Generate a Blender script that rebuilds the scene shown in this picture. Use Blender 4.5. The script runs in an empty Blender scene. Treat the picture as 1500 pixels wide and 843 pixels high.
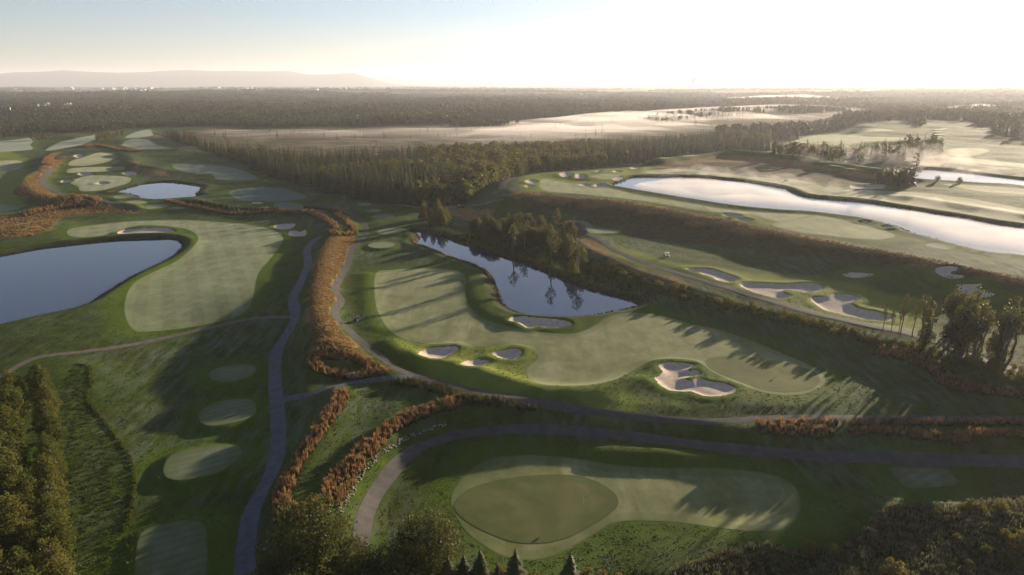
import bpy, bmesh, math, random, time
import numpy as np
from mathutils import Vector, Matrix, Euler
from mathutils.geometry import delaunay_2d_cdt

T0 = time.time()
rng = np.random.default_rng(11)
random.seed(5)
R = math.radians
scene = bpy.context.scene
COL = scene.collection
PITCH, CAMH, F = R(16.7), 75.0, 1000.0
CP, SP = math.cos(PITCH), math.sin(PITCH)
SUN_AZ, SUN_EL = R(43.0), R(8.5)

# ------------------------------------------------------------------ projection helpers
def dirs(p):
    p = np.asarray(p, float).reshape(-1, 2)
    X = (p[:, 0] - 750) / F
    U = (421.5 - p[:, 1]) / F
    return np.stack([X, CP + U * SP, -SP + U * CP], 1)

def gp(p, z=0.0):
    d = dirs(p)
    t = (CAMH - z) / -d[:, 2]
    return d[:, :2] * t[:, None]

def smooth(pts, closed=True, sub=5):
    P = np.asarray(pts, float)
    n = len(P)
    out = []
    rngi = range(n) if closed else range(n - 1)
    for i in rngi:
        if closed:
            a, b, c, d = P[(i - 1) % n], P[i], P[(i + 1) % n], P[(i + 2) % n]
        else:
            a, b, c, d = P[max(i - 1, 0)], P[i], P[i + 1], P[min(i + 2, n - 1)]
        for k in range(sub):
            t = k / sub
            out.append(0.5 * ((2 * b) + (c - a) * t + (2 * a - 5 * b + 4 * c - d) * t * t + (3 * b - a - 3 * c + d) * t ** 3))
    if not closed:
        out.append(P[-1])
    return np.array(out)

def ell(cx, cy, rx, ry, n=18, tilt=0.0):
    a = np.linspace(0, 2 * math.pi, n, endpoint=False)
    x, y = rx * np.cos(a), ry * np.sin(a)
    return [(cx + x[i], cy + y[i] + tilt * x[i]) for i in range(n)]

def ss(a, b, x):
    t = np.clip((x - a) / (b - a), 0, 1)
    return t * t * (3 - 2 * t)

def seg_dist(poly, X, Y, closed):
    n = len(poly)
    best = np.full(X.shape, 1e18)
    inside = np.zeros(X.shape, bool)
    m = n if closed else n - 1
    for i in range(m):
        x0, y0 = poly[i]
        x1, y1 = poly[(i + 1) % n]
        dx, dy = x1 - x0, y1 - y0
        L = dx * dx + dy * dy + 1e-12
        t = np.clip(((X - x0) * dx + (Y - y0) * dy) / L, 0, 1)
        d = (X - x0 - t * dx) ** 2 + (Y - y0 - t * dy) ** 2
        best = np.minimum(best, d)
        if closed and y0 != y1:
            c = ((y0 > Y) != (y1 > Y)) & (X < (x1 - x0) * (Y - y0) / (y1 - y0) + x0)
            inside ^= c
    best = np.sqrt(best)
    return np.where(inside, -best, best) if closed else best

def sdf(poly, X, Y, margin, closed=True):
    """signed distance, only exact within margin of the outline's box"""
    lo, hi = poly.min(0) - margin, poly.max(0) + margin
    out = np.full(X.shape, 1e6)
    m = (X > lo[0]) & (X < hi[0]) & (Y > lo[1]) & (Y < hi[1])
    if m.any():
        out[m] = seg_dist(poly, X[m], Y[m], closed)
    return out

def vnoise(x, y, s, seed):
    x = x / s + seed * 17.37
    y = y / s + seed * 9.71
    xi, yi = np.floor(x).astype(np.int64), np.floor(y).astype(np.int64)
    fx, fy = x - xi, y - yi
    fx, fy = fx * fx * fx * (fx * (fx * 6 - 15) + 10), fy * fy * fy * (fy * (fy * 6 - 15) + 10)
    def h(a, b):
        v = (a * 374761393 + b * 668265263 + seed * 974634777) & 0xFFFFFFFF
        v = ((v ^ (v >> 13)) * 1274126177) & 0xFFFFFFFF
        return ((v ^ (v >> 16)) & 0xFFFF) / 32767.5 - 1
    a, b, c, d = h(xi, yi), h(xi + 1, yi), h(xi, yi + 1), h(xi + 1, yi + 1)
    return (a * (1 - fx) + b * fx) * (1 - fy) + (c * (1 - fx) + d * fx) * fy

# ------------------------------------------------------------------ large relief
ZP, ZT, ZB = 10.5, 4.2, -3.6
_plat = smooth([(757, 284), (850, 291), (950, 302), (1050, 319), (1150, 341), (1250, 360), (1350, 380), (1450, 398), (1500, 408), (1600, 428)], False)
_platb = smooth([(740, 276), (747, 264), (790, 256), (860, 249), (950, 241), (1050, 231), (1130, 223)], False)
PLATEAU = np.vstack([gp(_platb[::-1], ZP), gp(_plat, ZP), [[600, 250], [1500, 300], [1800, 1500], [700, 1500], [520, 1000]]])
_ter = smooth([(842, 352), (870, 368), (930, 396), (1000, 417), (1100, 446), (1200, 474), (1300, 494), (1400, 528), (1500, 562), (1620, 610)], False)
TERRACE = np.vstack([gp(_ter, ZT), [[330, 110], [700, 200], [700, 420], [200, 420], [70, 400]]])
_bowl = smooth([(500, 770), (515, 715), (545, 668), (585, 632), (640, 612), (700, 604), (790, 604), (900, 617), (1000, 629), (1110, 642), (1300, 656), (1500, 660), (1700, 664)], False)
BOWL = np.vstack([gp(_bowl, ZB * .5), [[260, 60], [200, 20], [-20, 30], [-30, 75]]])
RIDGES = [  # (pixels, height, half width)
    ([(497, 343), (482, 370), (474, 400), (470, 430), (470, 460), (474, 490), (488, 520)], 3.4, 6.5),
    ([(66, 238), (60, 252), (40, 268), (45, 282), (70, 295), (95, 303)], 4.2, 9.0),
    ([(-20, 322), (30, 316), (70, 307), (120, 302), (160, 304), (200, 309)], 2.6, 8.0),
    ([(-30, 350), (20, 345), (70, 335)], 3.0, 14.0),
    ([(410, 750), (418, 715), (440, 680), (470, 640), (492, 605), (500, 578)], 1.6, 5.0),
    ([(470, 750), (490, 715), (525, 675), (560, 645), (610, 618), (680, 596), (785, 596)], 1.3, 5.0),
    ([(462, 545), (462, 526), (490, 520), (525, 527), (575, 552)], 1.2, 4.0),
    ([(180, 228), (195, 236), (200, 246), (230, 250)], 2.5, 10.0),
    ([(120, 217), (160, 214), (200, 221), (250, 221)], 2.2, 8.0),
    ([(280, 296), (340, 310), (400, 312), (455, 312), (480, 325), (490, 342)], 1.6, 5.0),
    ([(498, 316), (512, 330), (518, 343)], 1.2, 4.0),
    ([(1190, 690), (1230, 720), (1260, 760)], 1.0, 7.0),
    ([(880, 668), (960, 672), (1040, 678)], 1.1, 4.0),
    ([(560, 700), (600, 680), (650, 668), (720, 656)], .9, 5.0),
    ([(1000, 860), (1060, 815), (1130, 800), (1230, 790), (1290, 768), (1400, 772), (1500, 765), (1600, 775)], 2.3, 6.0),
    ([(1300, 880), (1380, 820), (1500, 820), (1600, 820)], 2.6, 10.0),
    ([(870, 262), (920, 249), (960, 246)], 1.2, 10.0),
    ([(960, 238), (1050, 228), (1130, 232), (1200, 243), (1280, 256), (1330, 262)], 5.0, 13.0),
    ([(1200, 224), (1260, 215), (1320, 214)], 5.0, 20.0),
    ([(1330, 290), (1400, 302), (1500, 318)], 1.5, 9.0),
    ([(570, 505), (600, 522), (650, 534), (700, 546), (745, 562), (800, 577), (870, 578), (930, 564)], 1.7, 4.2),
    ([(548, 480), (536, 440), (538, 405)], .9, 4),
    ([(690, 405), (700, 430), (715, 458), (750, 475)], .9, 4),
    ([(600, 303), (640, 306), (690, 308), (720, 312)], 2.0, 9.0),
]
RID = []
for p, h, w in RIDGES:
    z = ZP if (p[0][0] > 860 and p[0][1] < 330) else (ZB if p[0][1] > 640 and p[0][0] > 520 else 0)
    RID.append((gp(smooth(p, False), z), h, w))

VLINE = gp(smooth([(432, 440), (424, 480), (412, 520), (408, 560), (406, 610), (408, 660), (392, 705), (375, 760), (368, 820), (366, 900), (366, 1000)], False), -2)
def Hmacro(X, Y):
    Z = np.zeros(X.shape)
    m = (X > -160) & (X < 10) & (Y > 20) & (Y < 250)
    if m.any():
        xr = np.interp(Y[m], VLINE[::-1, 1], VLINE[::-1, 0])
        e = xr - X[m]
        Z[m] += -3.3 * ss(-9, 2, e) * (1 - ss(22, 75, e)) * (1 - ss(195, 245, Y[m]))
    d = sdf(TERRACE, X, Y, 40)
    Z += ZT * (1 - ss(-2, 13, d))
    d = sdf(PLATEAU, X, Y, 60)
    w = 24 + 20 * ss(250, 600, Y)
    Z = np.maximum(Z, 0) + (ZP - Z) * (1 - ss(-2, 1, d / w * 1.0)) * 1.0 if False else Z + (ZP - Z) * (1 - ss(-2, w, d))
    d = sdf(BOWL, X, Y, 20)
    Z += ZB * ss(-2, 9, -d)
    for p, h, w in RID:
        d = sdf(p, X, Y, 3 * w, False)
        m = d < 3 * w
        Z[m] += h * np.exp(-(d[m] / w) ** 2)
    # far rolling country
    far = ss(1500, 4000, Y)
    Z += far * (vnoise(X, Y, 1500, 3) * 15 + vnoise(X, Y, 520, 4) * 6)
    return Z

def march(p, Hf=None):
    """where the rays through these pixels meet the ground"""
    Hf = Hf or Hmacro
    d = dirs(p)
    t = np.geomspace(70, 9000, 700)
    X, Y = d[:, :1] * t, d[:, 1:2] * t
    Zr = CAMH + d[:, 2:3] * t
    hit = Zr <= Hf(X.ravel(), Y.ravel()).reshape(X.shape)
    hit[:, -1] = True
    i = hit.argmax(1)
    i = np.maximum(i, 1)
    lo, hi = t[i - 1], t[i]
    for _ in range(9):
        mid = (lo + hi) / 2
        h = (CAMH + d[:, 2] * mid) <= Hf(d[:, 0] * mid, d[:, 1] * mid)
        hi = np.where(h, mid, hi)
        lo = np.where(h, lo, mid)
    return d[:, :2] * hi[:, None]

# ------------------------------------------------------------------ outlines read off the photograph (1500 x 843)
WATER = [  # level, outline
    (-.6, [(-400, 440), (-250, 400), (-60, 383), (0, 375), (60, 364), (130, 356), (190, 351), (240, 350), (262, 354), (266, 362), (255, 374), (230, 388), (200, 402), (175, 416), (150, 432), (128, 446), (100, 455), (60, 463), (20, 472), (0, 477), (-200, 520), (-400, 560)]),
    (-.6, [(167, 283), (190, 275), (215, 269), (245, 267), (270, 270), (295, 274), (292, 280), (287, 285), (290, 290), (265, 292), (235, 294), (215, 293), (200, 288), (185, 284)]),
    (-.7, [(602, 339), (615, 338), (630, 342), (648, 346), (665, 354), (690, 362), (715, 370), (740, 378), (770, 388), (800, 400), (830, 412), (860, 424), (890, 432), (915, 438), (936, 446), (925, 452), (895, 458), (860, 464), (820, 466), (780, 464), (755, 458), (740, 450), (732, 440), (728, 425), (722, 412), (710, 398), (690, 388), (665, 380), (640, 370), (620, 362), (606, 357), (613, 350), (612, 345)]),
    (ZP - .8, [(897, 272), (915, 265), (930, 260), (985, 260), (1050, 263), (1100, 268), (1145, 276), (1160, 282), (1175, 288), (1210, 292), (1260, 296), (1300, 302), (1350, 310), (1400, 318), (1450, 327), (1500, 334), (1600, 350), (1750, 380), (1750, 425), (1600, 395), (1500, 377), (1450, 372), (1410, 363), (1370, 352), (1335, 342), (1310, 332), (1280, 324), (1240, 318), (1190, 312), (1140, 309), (1080, 303), (1020, 294), (960, 284), (925, 278)]),
    (ZP - .8, [(1338, 251), (1360, 248), (1400, 252), (1450, 258), (1500, 264), (1600, 275), (1600, 292), (1500, 274), (1440, 270), (1380, 266), (1340, 264)]),
    (ZP - .8, [(1252, 246), (1300, 243), (1340, 245), (1330, 249), (1290, 250)]),
]
GREEN = [
    [(1035, 528), (1060, 523), (1100, 524), (1150, 531), (1185, 541), (1200, 554), (1195, 566), (1170, 575), (1135, 576), (1100, 567), (1065, 552), (1040, 540)],
    [(665, 740), (690, 715), (740, 702), (790, 697), (840, 698), (875, 708), (900, 725), (905, 742), (890, 757), (860, 775), (830, 790), (790, 798), (750, 795), (710, 780), (680, 762)],
]
FAIRWAY = [
    [(550, 402), (575, 396), (615, 393), (655, 395), (675, 400), (683, 408), (682, 425), (686, 445), (700, 460), (725, 472), (760, 482), (800, 488), (840, 490), (868, 480), (890, 468), (915, 462), (950, 461), (985, 467), (1010, 475), (1050, 482), (1100, 498), (1140, 514), (1175, 528), (1204, 545), (1209, 560), (1194, 573), (1165, 581), (1130, 580), (1100, 572), (1060, 556), (1035, 541), (1015, 530), (985, 528), (955, 531), (935, 540), (905, 556), (870, 565), (820, 567), (785, 562), (770, 548), (775, 535), (787, 525), (780, 513), (765, 508), (740, 505), (690, 508), (640, 505), (600, 498), (575, 488), (560, 470), (550, 445)],
    [(183, 440), (195, 418), (225, 400), (262, 382), (285, 362), (290, 348), (275, 337), (240, 332), (200, 332), (165, 343), (135, 348), (108, 348), (98, 342), (105, 335), (140, 330), (195, 325), (260, 323), (330, 326), (380, 331), (410, 342), (413, 356), (395, 380), (378, 402), (370, 440), (360, 458), (330, 470), (270, 482), (215, 488), (195, 485), (184, 466)],
    [(660, 735), (672, 705), (695, 682), (720, 670), (760, 667), (800, 668), (860, 675), (900, 683), (960, 688), (1040, 688), (1100, 692), (1145, 702), (1168, 718), (1173, 745), (1160, 768), (1130, 780), (1060, 775), (980, 766), (910, 766), (880, 778), (845, 800), (815, 815), (780, 823), (740, 818), (700, 795), (675, 770)],
    [(100, 242), (107, 235), (127, 230), (142, 224), (160, 225), (173, 230), (165, 235), (153, 239), (133, 242), (113, 243)],
    [(100, 247), (117, 245), (142, 244), (180, 245), (183, 248), (175, 250), (142, 252), (108, 253), (98, 252)],
    [(107, 263), (127, 257), (150, 257), (183, 258), (192, 262), (183, 270), (163, 276), (133, 280), (117, 279), (115, 273), (103, 268)],
    [(178, 212), (192, 205), (217, 205), (225, 211), (245, 217), (250, 218.5), (208, 219), (193, 217)],
    [(183, 202), (200, 193), (220, 190), (223, 195), (222, 200), (192, 203)],
    [(252, 243), (270, 241), (300, 242), (350, 248), (378, 260), (360, 263), (330, 264), (315, 261), (312, 256), (280, 253), (262, 250)],
    [(337, 281), (360, 276), (400, 275), (430, 280), (448, 287), (440, 292), (400, 295), (360, 295), (342, 290)],
    [(402, 297), (428, 296), (445, 302), (438, 307), (407, 307)],
    [(0, 207), (30, 204), (50, 202), (45, 212), (40, 220), (-60, 226), (-60, 208)],
    [(67, 221), (85, 209), (130, 200), (147, 197), (140, 205), (100, 217)],
    [(-60, 240), (0, 236), (30, 236), (34, 246), (10, 252), (-60, 256)],
    [(-60, 300), (0, 298), (30, 304), (0, 313), (-60, 318)],
    [(795, 262), (830, 268), (880, 273), (905, 279), (940, 287), (1000, 296), (1060, 306), (1110, 311), (1190, 315), (1180, 320), (1150, 325), (1130, 323), (1100, 315), (1060, 312), (1030, 309), (980, 301), (940, 295), (860, 286), (796, 280)],
    [(1130, 328), (1165, 320), (1195, 315), (1250, 326), (1300, 340), (1310, 348), (1280, 352), (1220, 346), (1160, 338)],
    [(865, 259), (885, 255), (912, 257), (905, 263), (870, 264)],
    [(950, 250), (985, 247), (1050, 252), (1090, 258), (1150, 262), (1190, 268), (1220, 278), (1248, 281), (1200, 288), (1160, 275), (1120, 269), (1060, 261), (1000, 257), (950, 254)],
    [(1210, 289), (1245, 277), (1300, 279), (1360, 283), (1430, 293), (1500, 306), (1560, 316), (1560, 330), (1500, 325), (1450, 318), (1400, 310), (1330, 300), (1260, 293)],
    [(1380, 269.5), (1430, 272), (1500, 277), (1560, 284), (1560, 292), (1500, 285), (1440, 281)],
    [(1335, 241), (1370, 240), (1410, 244), (1440, 250), (1400, 249.5), (1350, 246)],
    [(1160, 208), (1190, 199), (1240, 197), (1270, 200), (1330, 203), (1300, 209), (1220, 211), (1180, 211)],
    [(1388, 224), (1395, 218), (1430, 217), (1450, 221), (1430, 228), (1400, 229)],
    [(1195, 190), (1230, 187), (1290, 189), (1310, 192), (1250, 193)],
    ell(1010, 228, 12, 1.3), ell(973, 231, 9, 1),
    [(1395, 234), (1420, 232), (1500, 240), (1560, 248), (1500, 246), (1440, 240)],
]
TEE = [
    [(307, 550), (320, 541), (350, 537), (372, 538), (374, 548), (360, 557), (335, 563), (312, 560)],
    [(293, 607), (310, 595), (340, 588), (368, 588), (376, 598), (372, 612), (345, 622), (310, 627), (293, 620)],
    [(240, 690), (250, 672), (280, 662), (320, 656), (350, 657), (356, 668), (340, 685), (310, 700), (265, 707), (245, 703)],
    [(198, 843), (202, 800), (212, 782), (245, 770), (285, 766), (300, 772), (304, 790), (300, 860), (240, 885), (198, 880)],
    [(1302, 686), (1340, 684), (1385, 686), (1396, 700), (1404, 713), (1370, 717), (1330, 718), (1314, 706)],
    ell(559, 361, 20, 4.6, tilt=-.03), ell(572, 341, 20, 4.6, tilt=-.05), ell(561, 319, 18, 3.8, tilt=-.05), ell(547, 310, 12, 2.6), ell(534, 301, 11, 2.4),
    ell(180, 290, 15, 2.6), ell(200, 298, 16, 2.6), ell(230, 303.5, 18, 2.8), ell(258, 306.5, 13, 2),
    [(836, 334), (860, 334), (908, 336), (900, 341), (872, 342), (845, 338)],
    [(1355, 362), (1370, 358), (1400, 364), (1385, 368)], [(1440, 375), (1455, 371), (1482, 378), (1470, 381)], [(1418, 371), (1430, 367), (1440, 370), (1430, 373)],
    ell(1208, 239, 11, 1.0), ell(1226, 244.5, 13, 1.2), ell(1251, 249, 17, 1.3),
    ell(1376, 191, 8, 1.0), ell(1374, 194, 8, 1.0), ell(1376, 198, 8, 1.1), ell(1374, 201.5, 7, 1.0), ell(1373, 204.5, 6, 1.0), ell(1383, 189, 6, .8),
]
BUNKER = [
    [(745, 470), (752, 466), (775, 468), (800, 471), (825, 473), (838, 478), (825, 481), (805, 482), (790, 479), (775, 482), (766, 478), (757, 473)],
    [(612, 516), (622, 510), (645, 508), (665, 507), (672, 511), (660, 518), (645, 523), (625, 521)],
    [(673, 531), (685, 527), (700, 525), (717, 529), (708, 533), (690, 535)],
    [(721, 517), (732, 514), (755, 511), (764, 516), (758, 524), (742, 525), (728, 522)],
    [(958, 558), (965, 553), (971, 548), (967, 542), (965, 537), (978, 533), (1000, 534), (1016, 536), (1012, 541), (1006, 545), (1020, 544), (1026, 552), (1012, 555), (1002, 558), (1012, 562), (1022, 557), (1035, 561), (1060, 565), (1078, 573), (1072, 582), (1050, 586), (1030, 585), (1012, 578), (990, 577), (972, 571)],
    [(1003, 394), (1040, 394), (1065, 401), (1083, 408), (1075, 413), (1055, 411), (1040, 405), (1020, 399)],
    [(1083, 416), (1100, 412), (1150, 414), (1190, 414), (1206, 419), (1200, 424), (1178, 426), (1150, 423), (1150, 428), (1160, 431), (1140, 434), (1110, 428)],
    [(1187, 434), (1210, 433), (1225, 428), (1250, 432), (1259, 437), (1246, 442), (1262, 449), (1290, 455), (1312, 461), (1300, 466), (1270, 464), (1240, 458), (1205, 449)],
    [(1233, 402), (1250, 399.5), (1275, 401.5), (1280, 404), (1260, 407), (1242, 406)],
    [(1367, 399), (1378, 394), (1400, 393), (1405, 397), (1393, 401), (1396, 405), (1412, 406), (1405, 411), (1385, 410)],
    [(1400, 421), (1420, 419), (1440, 418), (1430, 423), (1437, 427), (1457, 433), (1445, 438), (1415, 434)],
    [(400, 332), (405, 328), (425, 327), (433, 329), (428, 334), (412, 336)],
    [(421, 342), (428, 338), (440, 340), (448, 338), (447, 345), (430, 346)],
    [(172, 342), (185, 337), (200, 337.5), (225, 336), (250, 337), (254, 342), (220, 344.5), (182, 345)],
    ell(97, 264.5, 9, 2.6), ell(149, 268, 10, 2.3), ell(125, 254, 12, 1.6), ell(190, 253.5, 11, 2.2), ell(115, 229, 8, 3),
    ell(377, 297, 9, 1.3), ell(388, 303.5, 7, 1.2),
    ell(778, 267, 9, 2.8), ell(776, 274, 8, 2.0), ell(829, 257.5, 10, 3), ell(850, 259.5, 8, 3), ell(877, 251.5, 5, 2), ell(904, 251.5, 7, 2),
    ell(858, 271.5, 10, 2.0), ell(880, 272.5, 11, 2.4), ell(905, 262.5, 8, 2.6, tilt=-.2), ell(931, 245.5, 8, 1.8),
    ell(1073, 315, 14, 2.2, tilt=.12), ell(1091, 321, 13, 2.2, tilt=.12),
    [(1245, 271), (1255, 269), (1275, 270), (1297, 270), (1294, 275), (1268, 276), (1250, 275)],
    ell(990, 254.5, 13, 1.6), ell(1014, 257, 12, 1.4), ell(1040, 257.5, 9, 1.4), ell(1265, 326, 9, 1.4, tilt=.1), ell(1300, 334, 9, 1.4, tilt=.1),
]
PATHS = [  # outline centre, width, material key
    ([(352, 905), (358, 850), (361, 800), (371, 745), (398, 692), (408, 650), (406, 600), (403, 560), (405, 520), (424, 485), (433, 462), (429, 440), (440, 415), (451, 388), (450, 366), (461, 352), (474, 345)], 3.5, 'asphalt'),
    ([(505, 286), (502, 296), (492, 303), (502, 309), (517, 316), (531, 324), (537, 338), (530, 352), (516, 365), (511, 385), (500, 405), (491, 425), (500, 440), (491, 456), (493, 466), (515, 488), (540, 510), (575, 535), (605, 549), (650, 562), (720, 578), (800, 593), (880, 606), (960, 614), (1040, 619), (1120, 615), (1200, 613), (1300, 613), (1400, 614), (1560, 614)], 2.6, 'asphalt_dark'),
    ([(410, 586), (450, 578), (480, 568), (510, 561), (540, 557), (575, 553), (612, 551)], 2.6, 'asphalt'),
    ([(-40, 572), (0, 553), (30, 535), (60, 524), (130, 516), (200, 505), (260, 492), (320, 478), (370, 468), (428, 466)], 2.3, 'gravel'),
    ([(528, 800), (533, 765), (548, 727), (573, 691), (604, 661), (650, 643), (700, 634), (770, 630), (850, 634), (950, 645), (1050, 658), (1150, 666), (1220, 671), (1300, 670), (1400, 675), (1560, 680)], 2.8, 'asphalt_dark'),
    ([(836, 336), (860, 343), (880, 352), (895, 363), (920, 376), (950, 388), (1000, 403), (1060, 420), (1120, 438), (1180, 456), (1250, 471), (1330, 488), (1400, 511), (1450, 531), (1560, 566)], 3.4, 'asphalt_dark'),
    ([(75, 247), (68, 256), (62, 266), (70, 275), (85, 282), (103, 288)], 4.5, 'asphalt_dark'),
    ([(150, 293), (165, 300), (190, 308), (215, 312)], 3.5, 'asphalt_dark'),
    ([(735, 278), (742, 266), (790, 253), (860, 246), (950, 238)], 5.0, 'gravel'),
    ([(560, 298), (600, 303), (640, 309)], 2.5, 'gravel'),
    ([(645, 309), (665, 306), (690, 302), (712, 298), (738, 291)], 2.6, 'gravel'),
]
ZONES = {
    'gold': [
        [(492, 344), (515, 346), (518, 355), (508, 375), (500, 400), (490, 425), (492, 445), (488, 462), (500, 485), (520, 505), (540, 525), (500, 520), (470, 518), (456, 500), (455, 460), (453, 430), (458, 400), (466, 375), (480, 350)],
        [(68, 240), (100, 230), (70, 255), (60, 268), (68, 278), (100, 292), (118, 300), (95, 302), (60, 290), (20, 285), (30, 270), (55, 250)],
        [(-40, 325), (40, 316), (90, 308), (150, 301), (190, 306), (210, 313), (150, 316), (90, 322), (60, 345), (0, 352), (-60, 355)],
        [(185, 234), (205, 238), (205, 246), (240, 251), (246, 256), (215, 252), (190, 250), (200, 243)],
        [(757, 282), (850, 289), (950, 300), (1050, 317), (1150, 338), (1250, 358), (1350, 378), (1500, 408), (1600, 425), (1600, 440), (1500, 424), (1350, 392), (1200, 366), (1050, 336), (900, 312), (757, 292)],
        [(650, 300), (690, 305), (720, 312), (715, 330), (690, 325), (650, 312)],
        [(845, 345), (870, 352), (900, 378), (950, 400), (1000, 412), (1000, 420), (930, 398), (870, 370)],
        [(960, 240), (1050, 228), (1130, 230), (1220, 246), (1290, 258), (1270, 262), (1150, 246), (1050, 238), (980, 245)],
    ],
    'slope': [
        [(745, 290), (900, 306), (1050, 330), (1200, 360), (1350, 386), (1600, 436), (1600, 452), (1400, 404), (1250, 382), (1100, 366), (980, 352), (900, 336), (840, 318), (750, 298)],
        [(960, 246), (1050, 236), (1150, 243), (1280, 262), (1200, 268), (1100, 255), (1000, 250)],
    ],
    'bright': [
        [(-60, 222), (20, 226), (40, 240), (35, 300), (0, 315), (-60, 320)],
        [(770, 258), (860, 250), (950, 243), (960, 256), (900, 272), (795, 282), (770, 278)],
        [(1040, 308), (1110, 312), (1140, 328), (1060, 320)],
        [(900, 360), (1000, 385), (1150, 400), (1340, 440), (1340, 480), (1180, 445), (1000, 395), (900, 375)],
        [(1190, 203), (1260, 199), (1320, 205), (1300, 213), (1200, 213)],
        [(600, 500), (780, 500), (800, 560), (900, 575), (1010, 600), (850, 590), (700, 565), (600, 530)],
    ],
}
BOG = np.vstack([gp([(240, 199), (330, 223), (470, 236), (620, 227), (760, 223), (900, 214), (1010, 204), (1120, 188), (1230, 177), (1285, 166)], 0), gp([(1255, 158), (1050, 158), (900, 170), (760, 180), (600, 186), (420, 190), (300, 186)], 0)])
BELT = gp([(222, 193), (262, 210), (300, 220), (350, 238), (400, 258), (450, 275), (500, 287), (560, 299), (600, 306), (650, 306), (690, 300), (715, 290), (735, 274), (748, 262), (790, 253), (860, 246), (950, 238), (1050, 228), (1130, 221), (1128, 198), (1000, 209), (900, 217), (760, 225), (620, 229), (470, 238), (330, 224), (238, 198)], 0)

def outline(pts, sub=5, z=None):
    q = smooth(pts, True, sub)
    return gp(q, z) if z is not None else march(q)

t1 = time.time()
WPOLY = [(lv, outline(p, 4, lv)) for lv, p in WATER]
BPOLY = [outline(p, 4 if len(p) < 18 else 2) for p in BUNKER]
TPOLY = [outline(p, 4 if len(p) < 18 else 1) for p in TEE]
GPOLY = [outline(p, 5) for p in GREEN]
FPOLY = [outline(p, 4) for p in FAIRWAY]
PPOLY = [(march(smooth(p, False, 6)), w, k) for p, w, k in PATHS]
ZPOLY = {k: [outline(p, 3) for p in v] for k, v in ZONES.items()}
print('outlines', time.time() - t1)

def H(X, Y):
    X = np.asarray(X, float); Y = np.asarray(Y, float)
    Z = Hmacro(X, Y)
    n = vnoise(X, Y, 62, 1) * .9 + vnoise(X, Y, 27, 2) * .42 + vnoise(X, Y, 11, 5) * .13 + vnoise(X, Y, 5, 6) * .085 + vnoise(X, Y, 2.4, 16) * .035
    k = np.ones(X.shape)
    for p in FPOLY + GPOLY:
        d = sdf(p, X, Y, 14)
        k = np.minimum(k, .35 + .65 * ss(-4, 10, d))
    for p, w, _ in PPOLY:
        d = sdf(p, X, Y, 8, False)
        k = np.minimum(k, .3 + .7 * ss(1, 7, d))
    Z += n * k * (1 + .6 * ss(250, 700, Y))
    for p in TPOLY:
        d = sdf(p, X, Y, 6)
        m = d < 3.5
        zc = Hmacro(p[:, 0].mean().reshape(1), p[:, 1].mean().reshape(1))[0] + .55
        t = ss(-.2, 3.4, d[m])
        Z[m] = Z[m] * t + zc * (1 - t)
    for lv, p in WPOLY:
        d = sdf(p, X, Y, 16)
        m = d < 13
        t = ss(0, 13, d[m])
        Z[m] = Z[m] * t + (lv + np.clip(d[m] * .45, -1.6, 2.0)) * (1 - t)
    for p in BPOLY:
        d = sdf(p, X, Y, 9)
        m = d < 8
        dm = d[m]
        Z[m] += -.62 * ss(-.2, 2.6, -dm) - .10 * (dm < 0) + .34 * np.exp(-((dm - 1.6) / 1.7) ** 2)
    return Z

# ------------------------------------------------------------------ terrain grid (rows wider apart with distance)
ys = [-300.0, -150, -60, 0, 35]
y = 58.0
while y < 1300: ys.append(y); y += .0036 * (y + 50)
while y < 6000: ys.append(y); y += .012 * y
while y < 42000: ys.append(y); y += .05 * y
ys = np.array(ys)
us = np.linspace(-1.22, 1.22, 620)
GY = np.repeat(ys[:, None], len(us), 1)
GX = us[None] * (np.maximum(GY, 60) + 50) * np.where(GY < 58, 1.3, 1.0)
GX = np.where(GY > 1300, us[None] * (GY * 1.04 + 50), GX)
print('grid', GX.shape)
X, Y = GX.ravel(), GY.ravel()
t1 = time.time()
ZH = H(X, Y)
cell = .0042 * (np.maximum(Y, 0) + 50)
low = np.zeros(X.shape); occ = np.full(X.shape, 1e3)
for p in FPOLY + TPOLY + GPOLY + BPOLY:
    d = sdf(p, X, Y, 3); occ = np.minimum(occ, d)
    low = np.maximum(low, .16 * ss(0, 1, -d / cell - .5))
for p, w, _ in PPOLY:
    d = sdf(p, X, Y, 6, False) - w / 2; occ = np.minimum(occ, d)
    low = np.maximum(low, .14 * ss(0, 1, -d / cell - .2))
print('heights', time.time() - t1)
ZG = ZH.reshape(GX.shape)
def Hq(x, y_):
    """ground height read off the grid"""
    x = np.atleast_1d(np.asarray(x, float)); y_ = np.atleast_1d(np.asarray(y_, float))
    r = np.clip(np.searchsorted(ys, y_) - 1, 0, len(ys) - 2)
    fy = np.clip((y_ - ys[r]) / (ys[r + 1] - ys[r]), 0, 1)
    x0 = GX[r, 0] * (1 - fy) + GX[r + 1, 0] * fy; x1 = GX[r, -1] * (1 - fy) + GX[r + 1, -1] * fy
    u = np.clip((x - x0) / (x1 - x0), 0, .999999) * (GX.shape[1] - 1)
    c = u.astype(int); fx = u - c
    return (ZG[r, c] * (1 - fx) + ZG[r, c + 1] * fx) * (1 - fy) + (ZG[r + 1, c] * (1 - fx) + ZG[r + 1, c + 1] * fx) * fy
def clear(C, gap=.25):
    """drop the points that lie on mown turf, sand or a path"""
    r = np.clip(np.searchsorted(ys, C[:, 1]) - 1, 0, len(ys) - 2); r = r + (C[:, 1] - ys[r] > .5 * (ys[r + 1] - ys[r]))
    u = (C[:, 0] - GX[r, 0]) / (GX[r, -1] - GX[r, 0]) * (GX.shape[1] - 1)
    c = np.clip(np.round(u).astype(int), 0, GX.shape[1] - 1)
    return C[occ.reshape(GX.shape)[r, c] > gap]
def march_q(p): return march(p, Hq)

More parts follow.
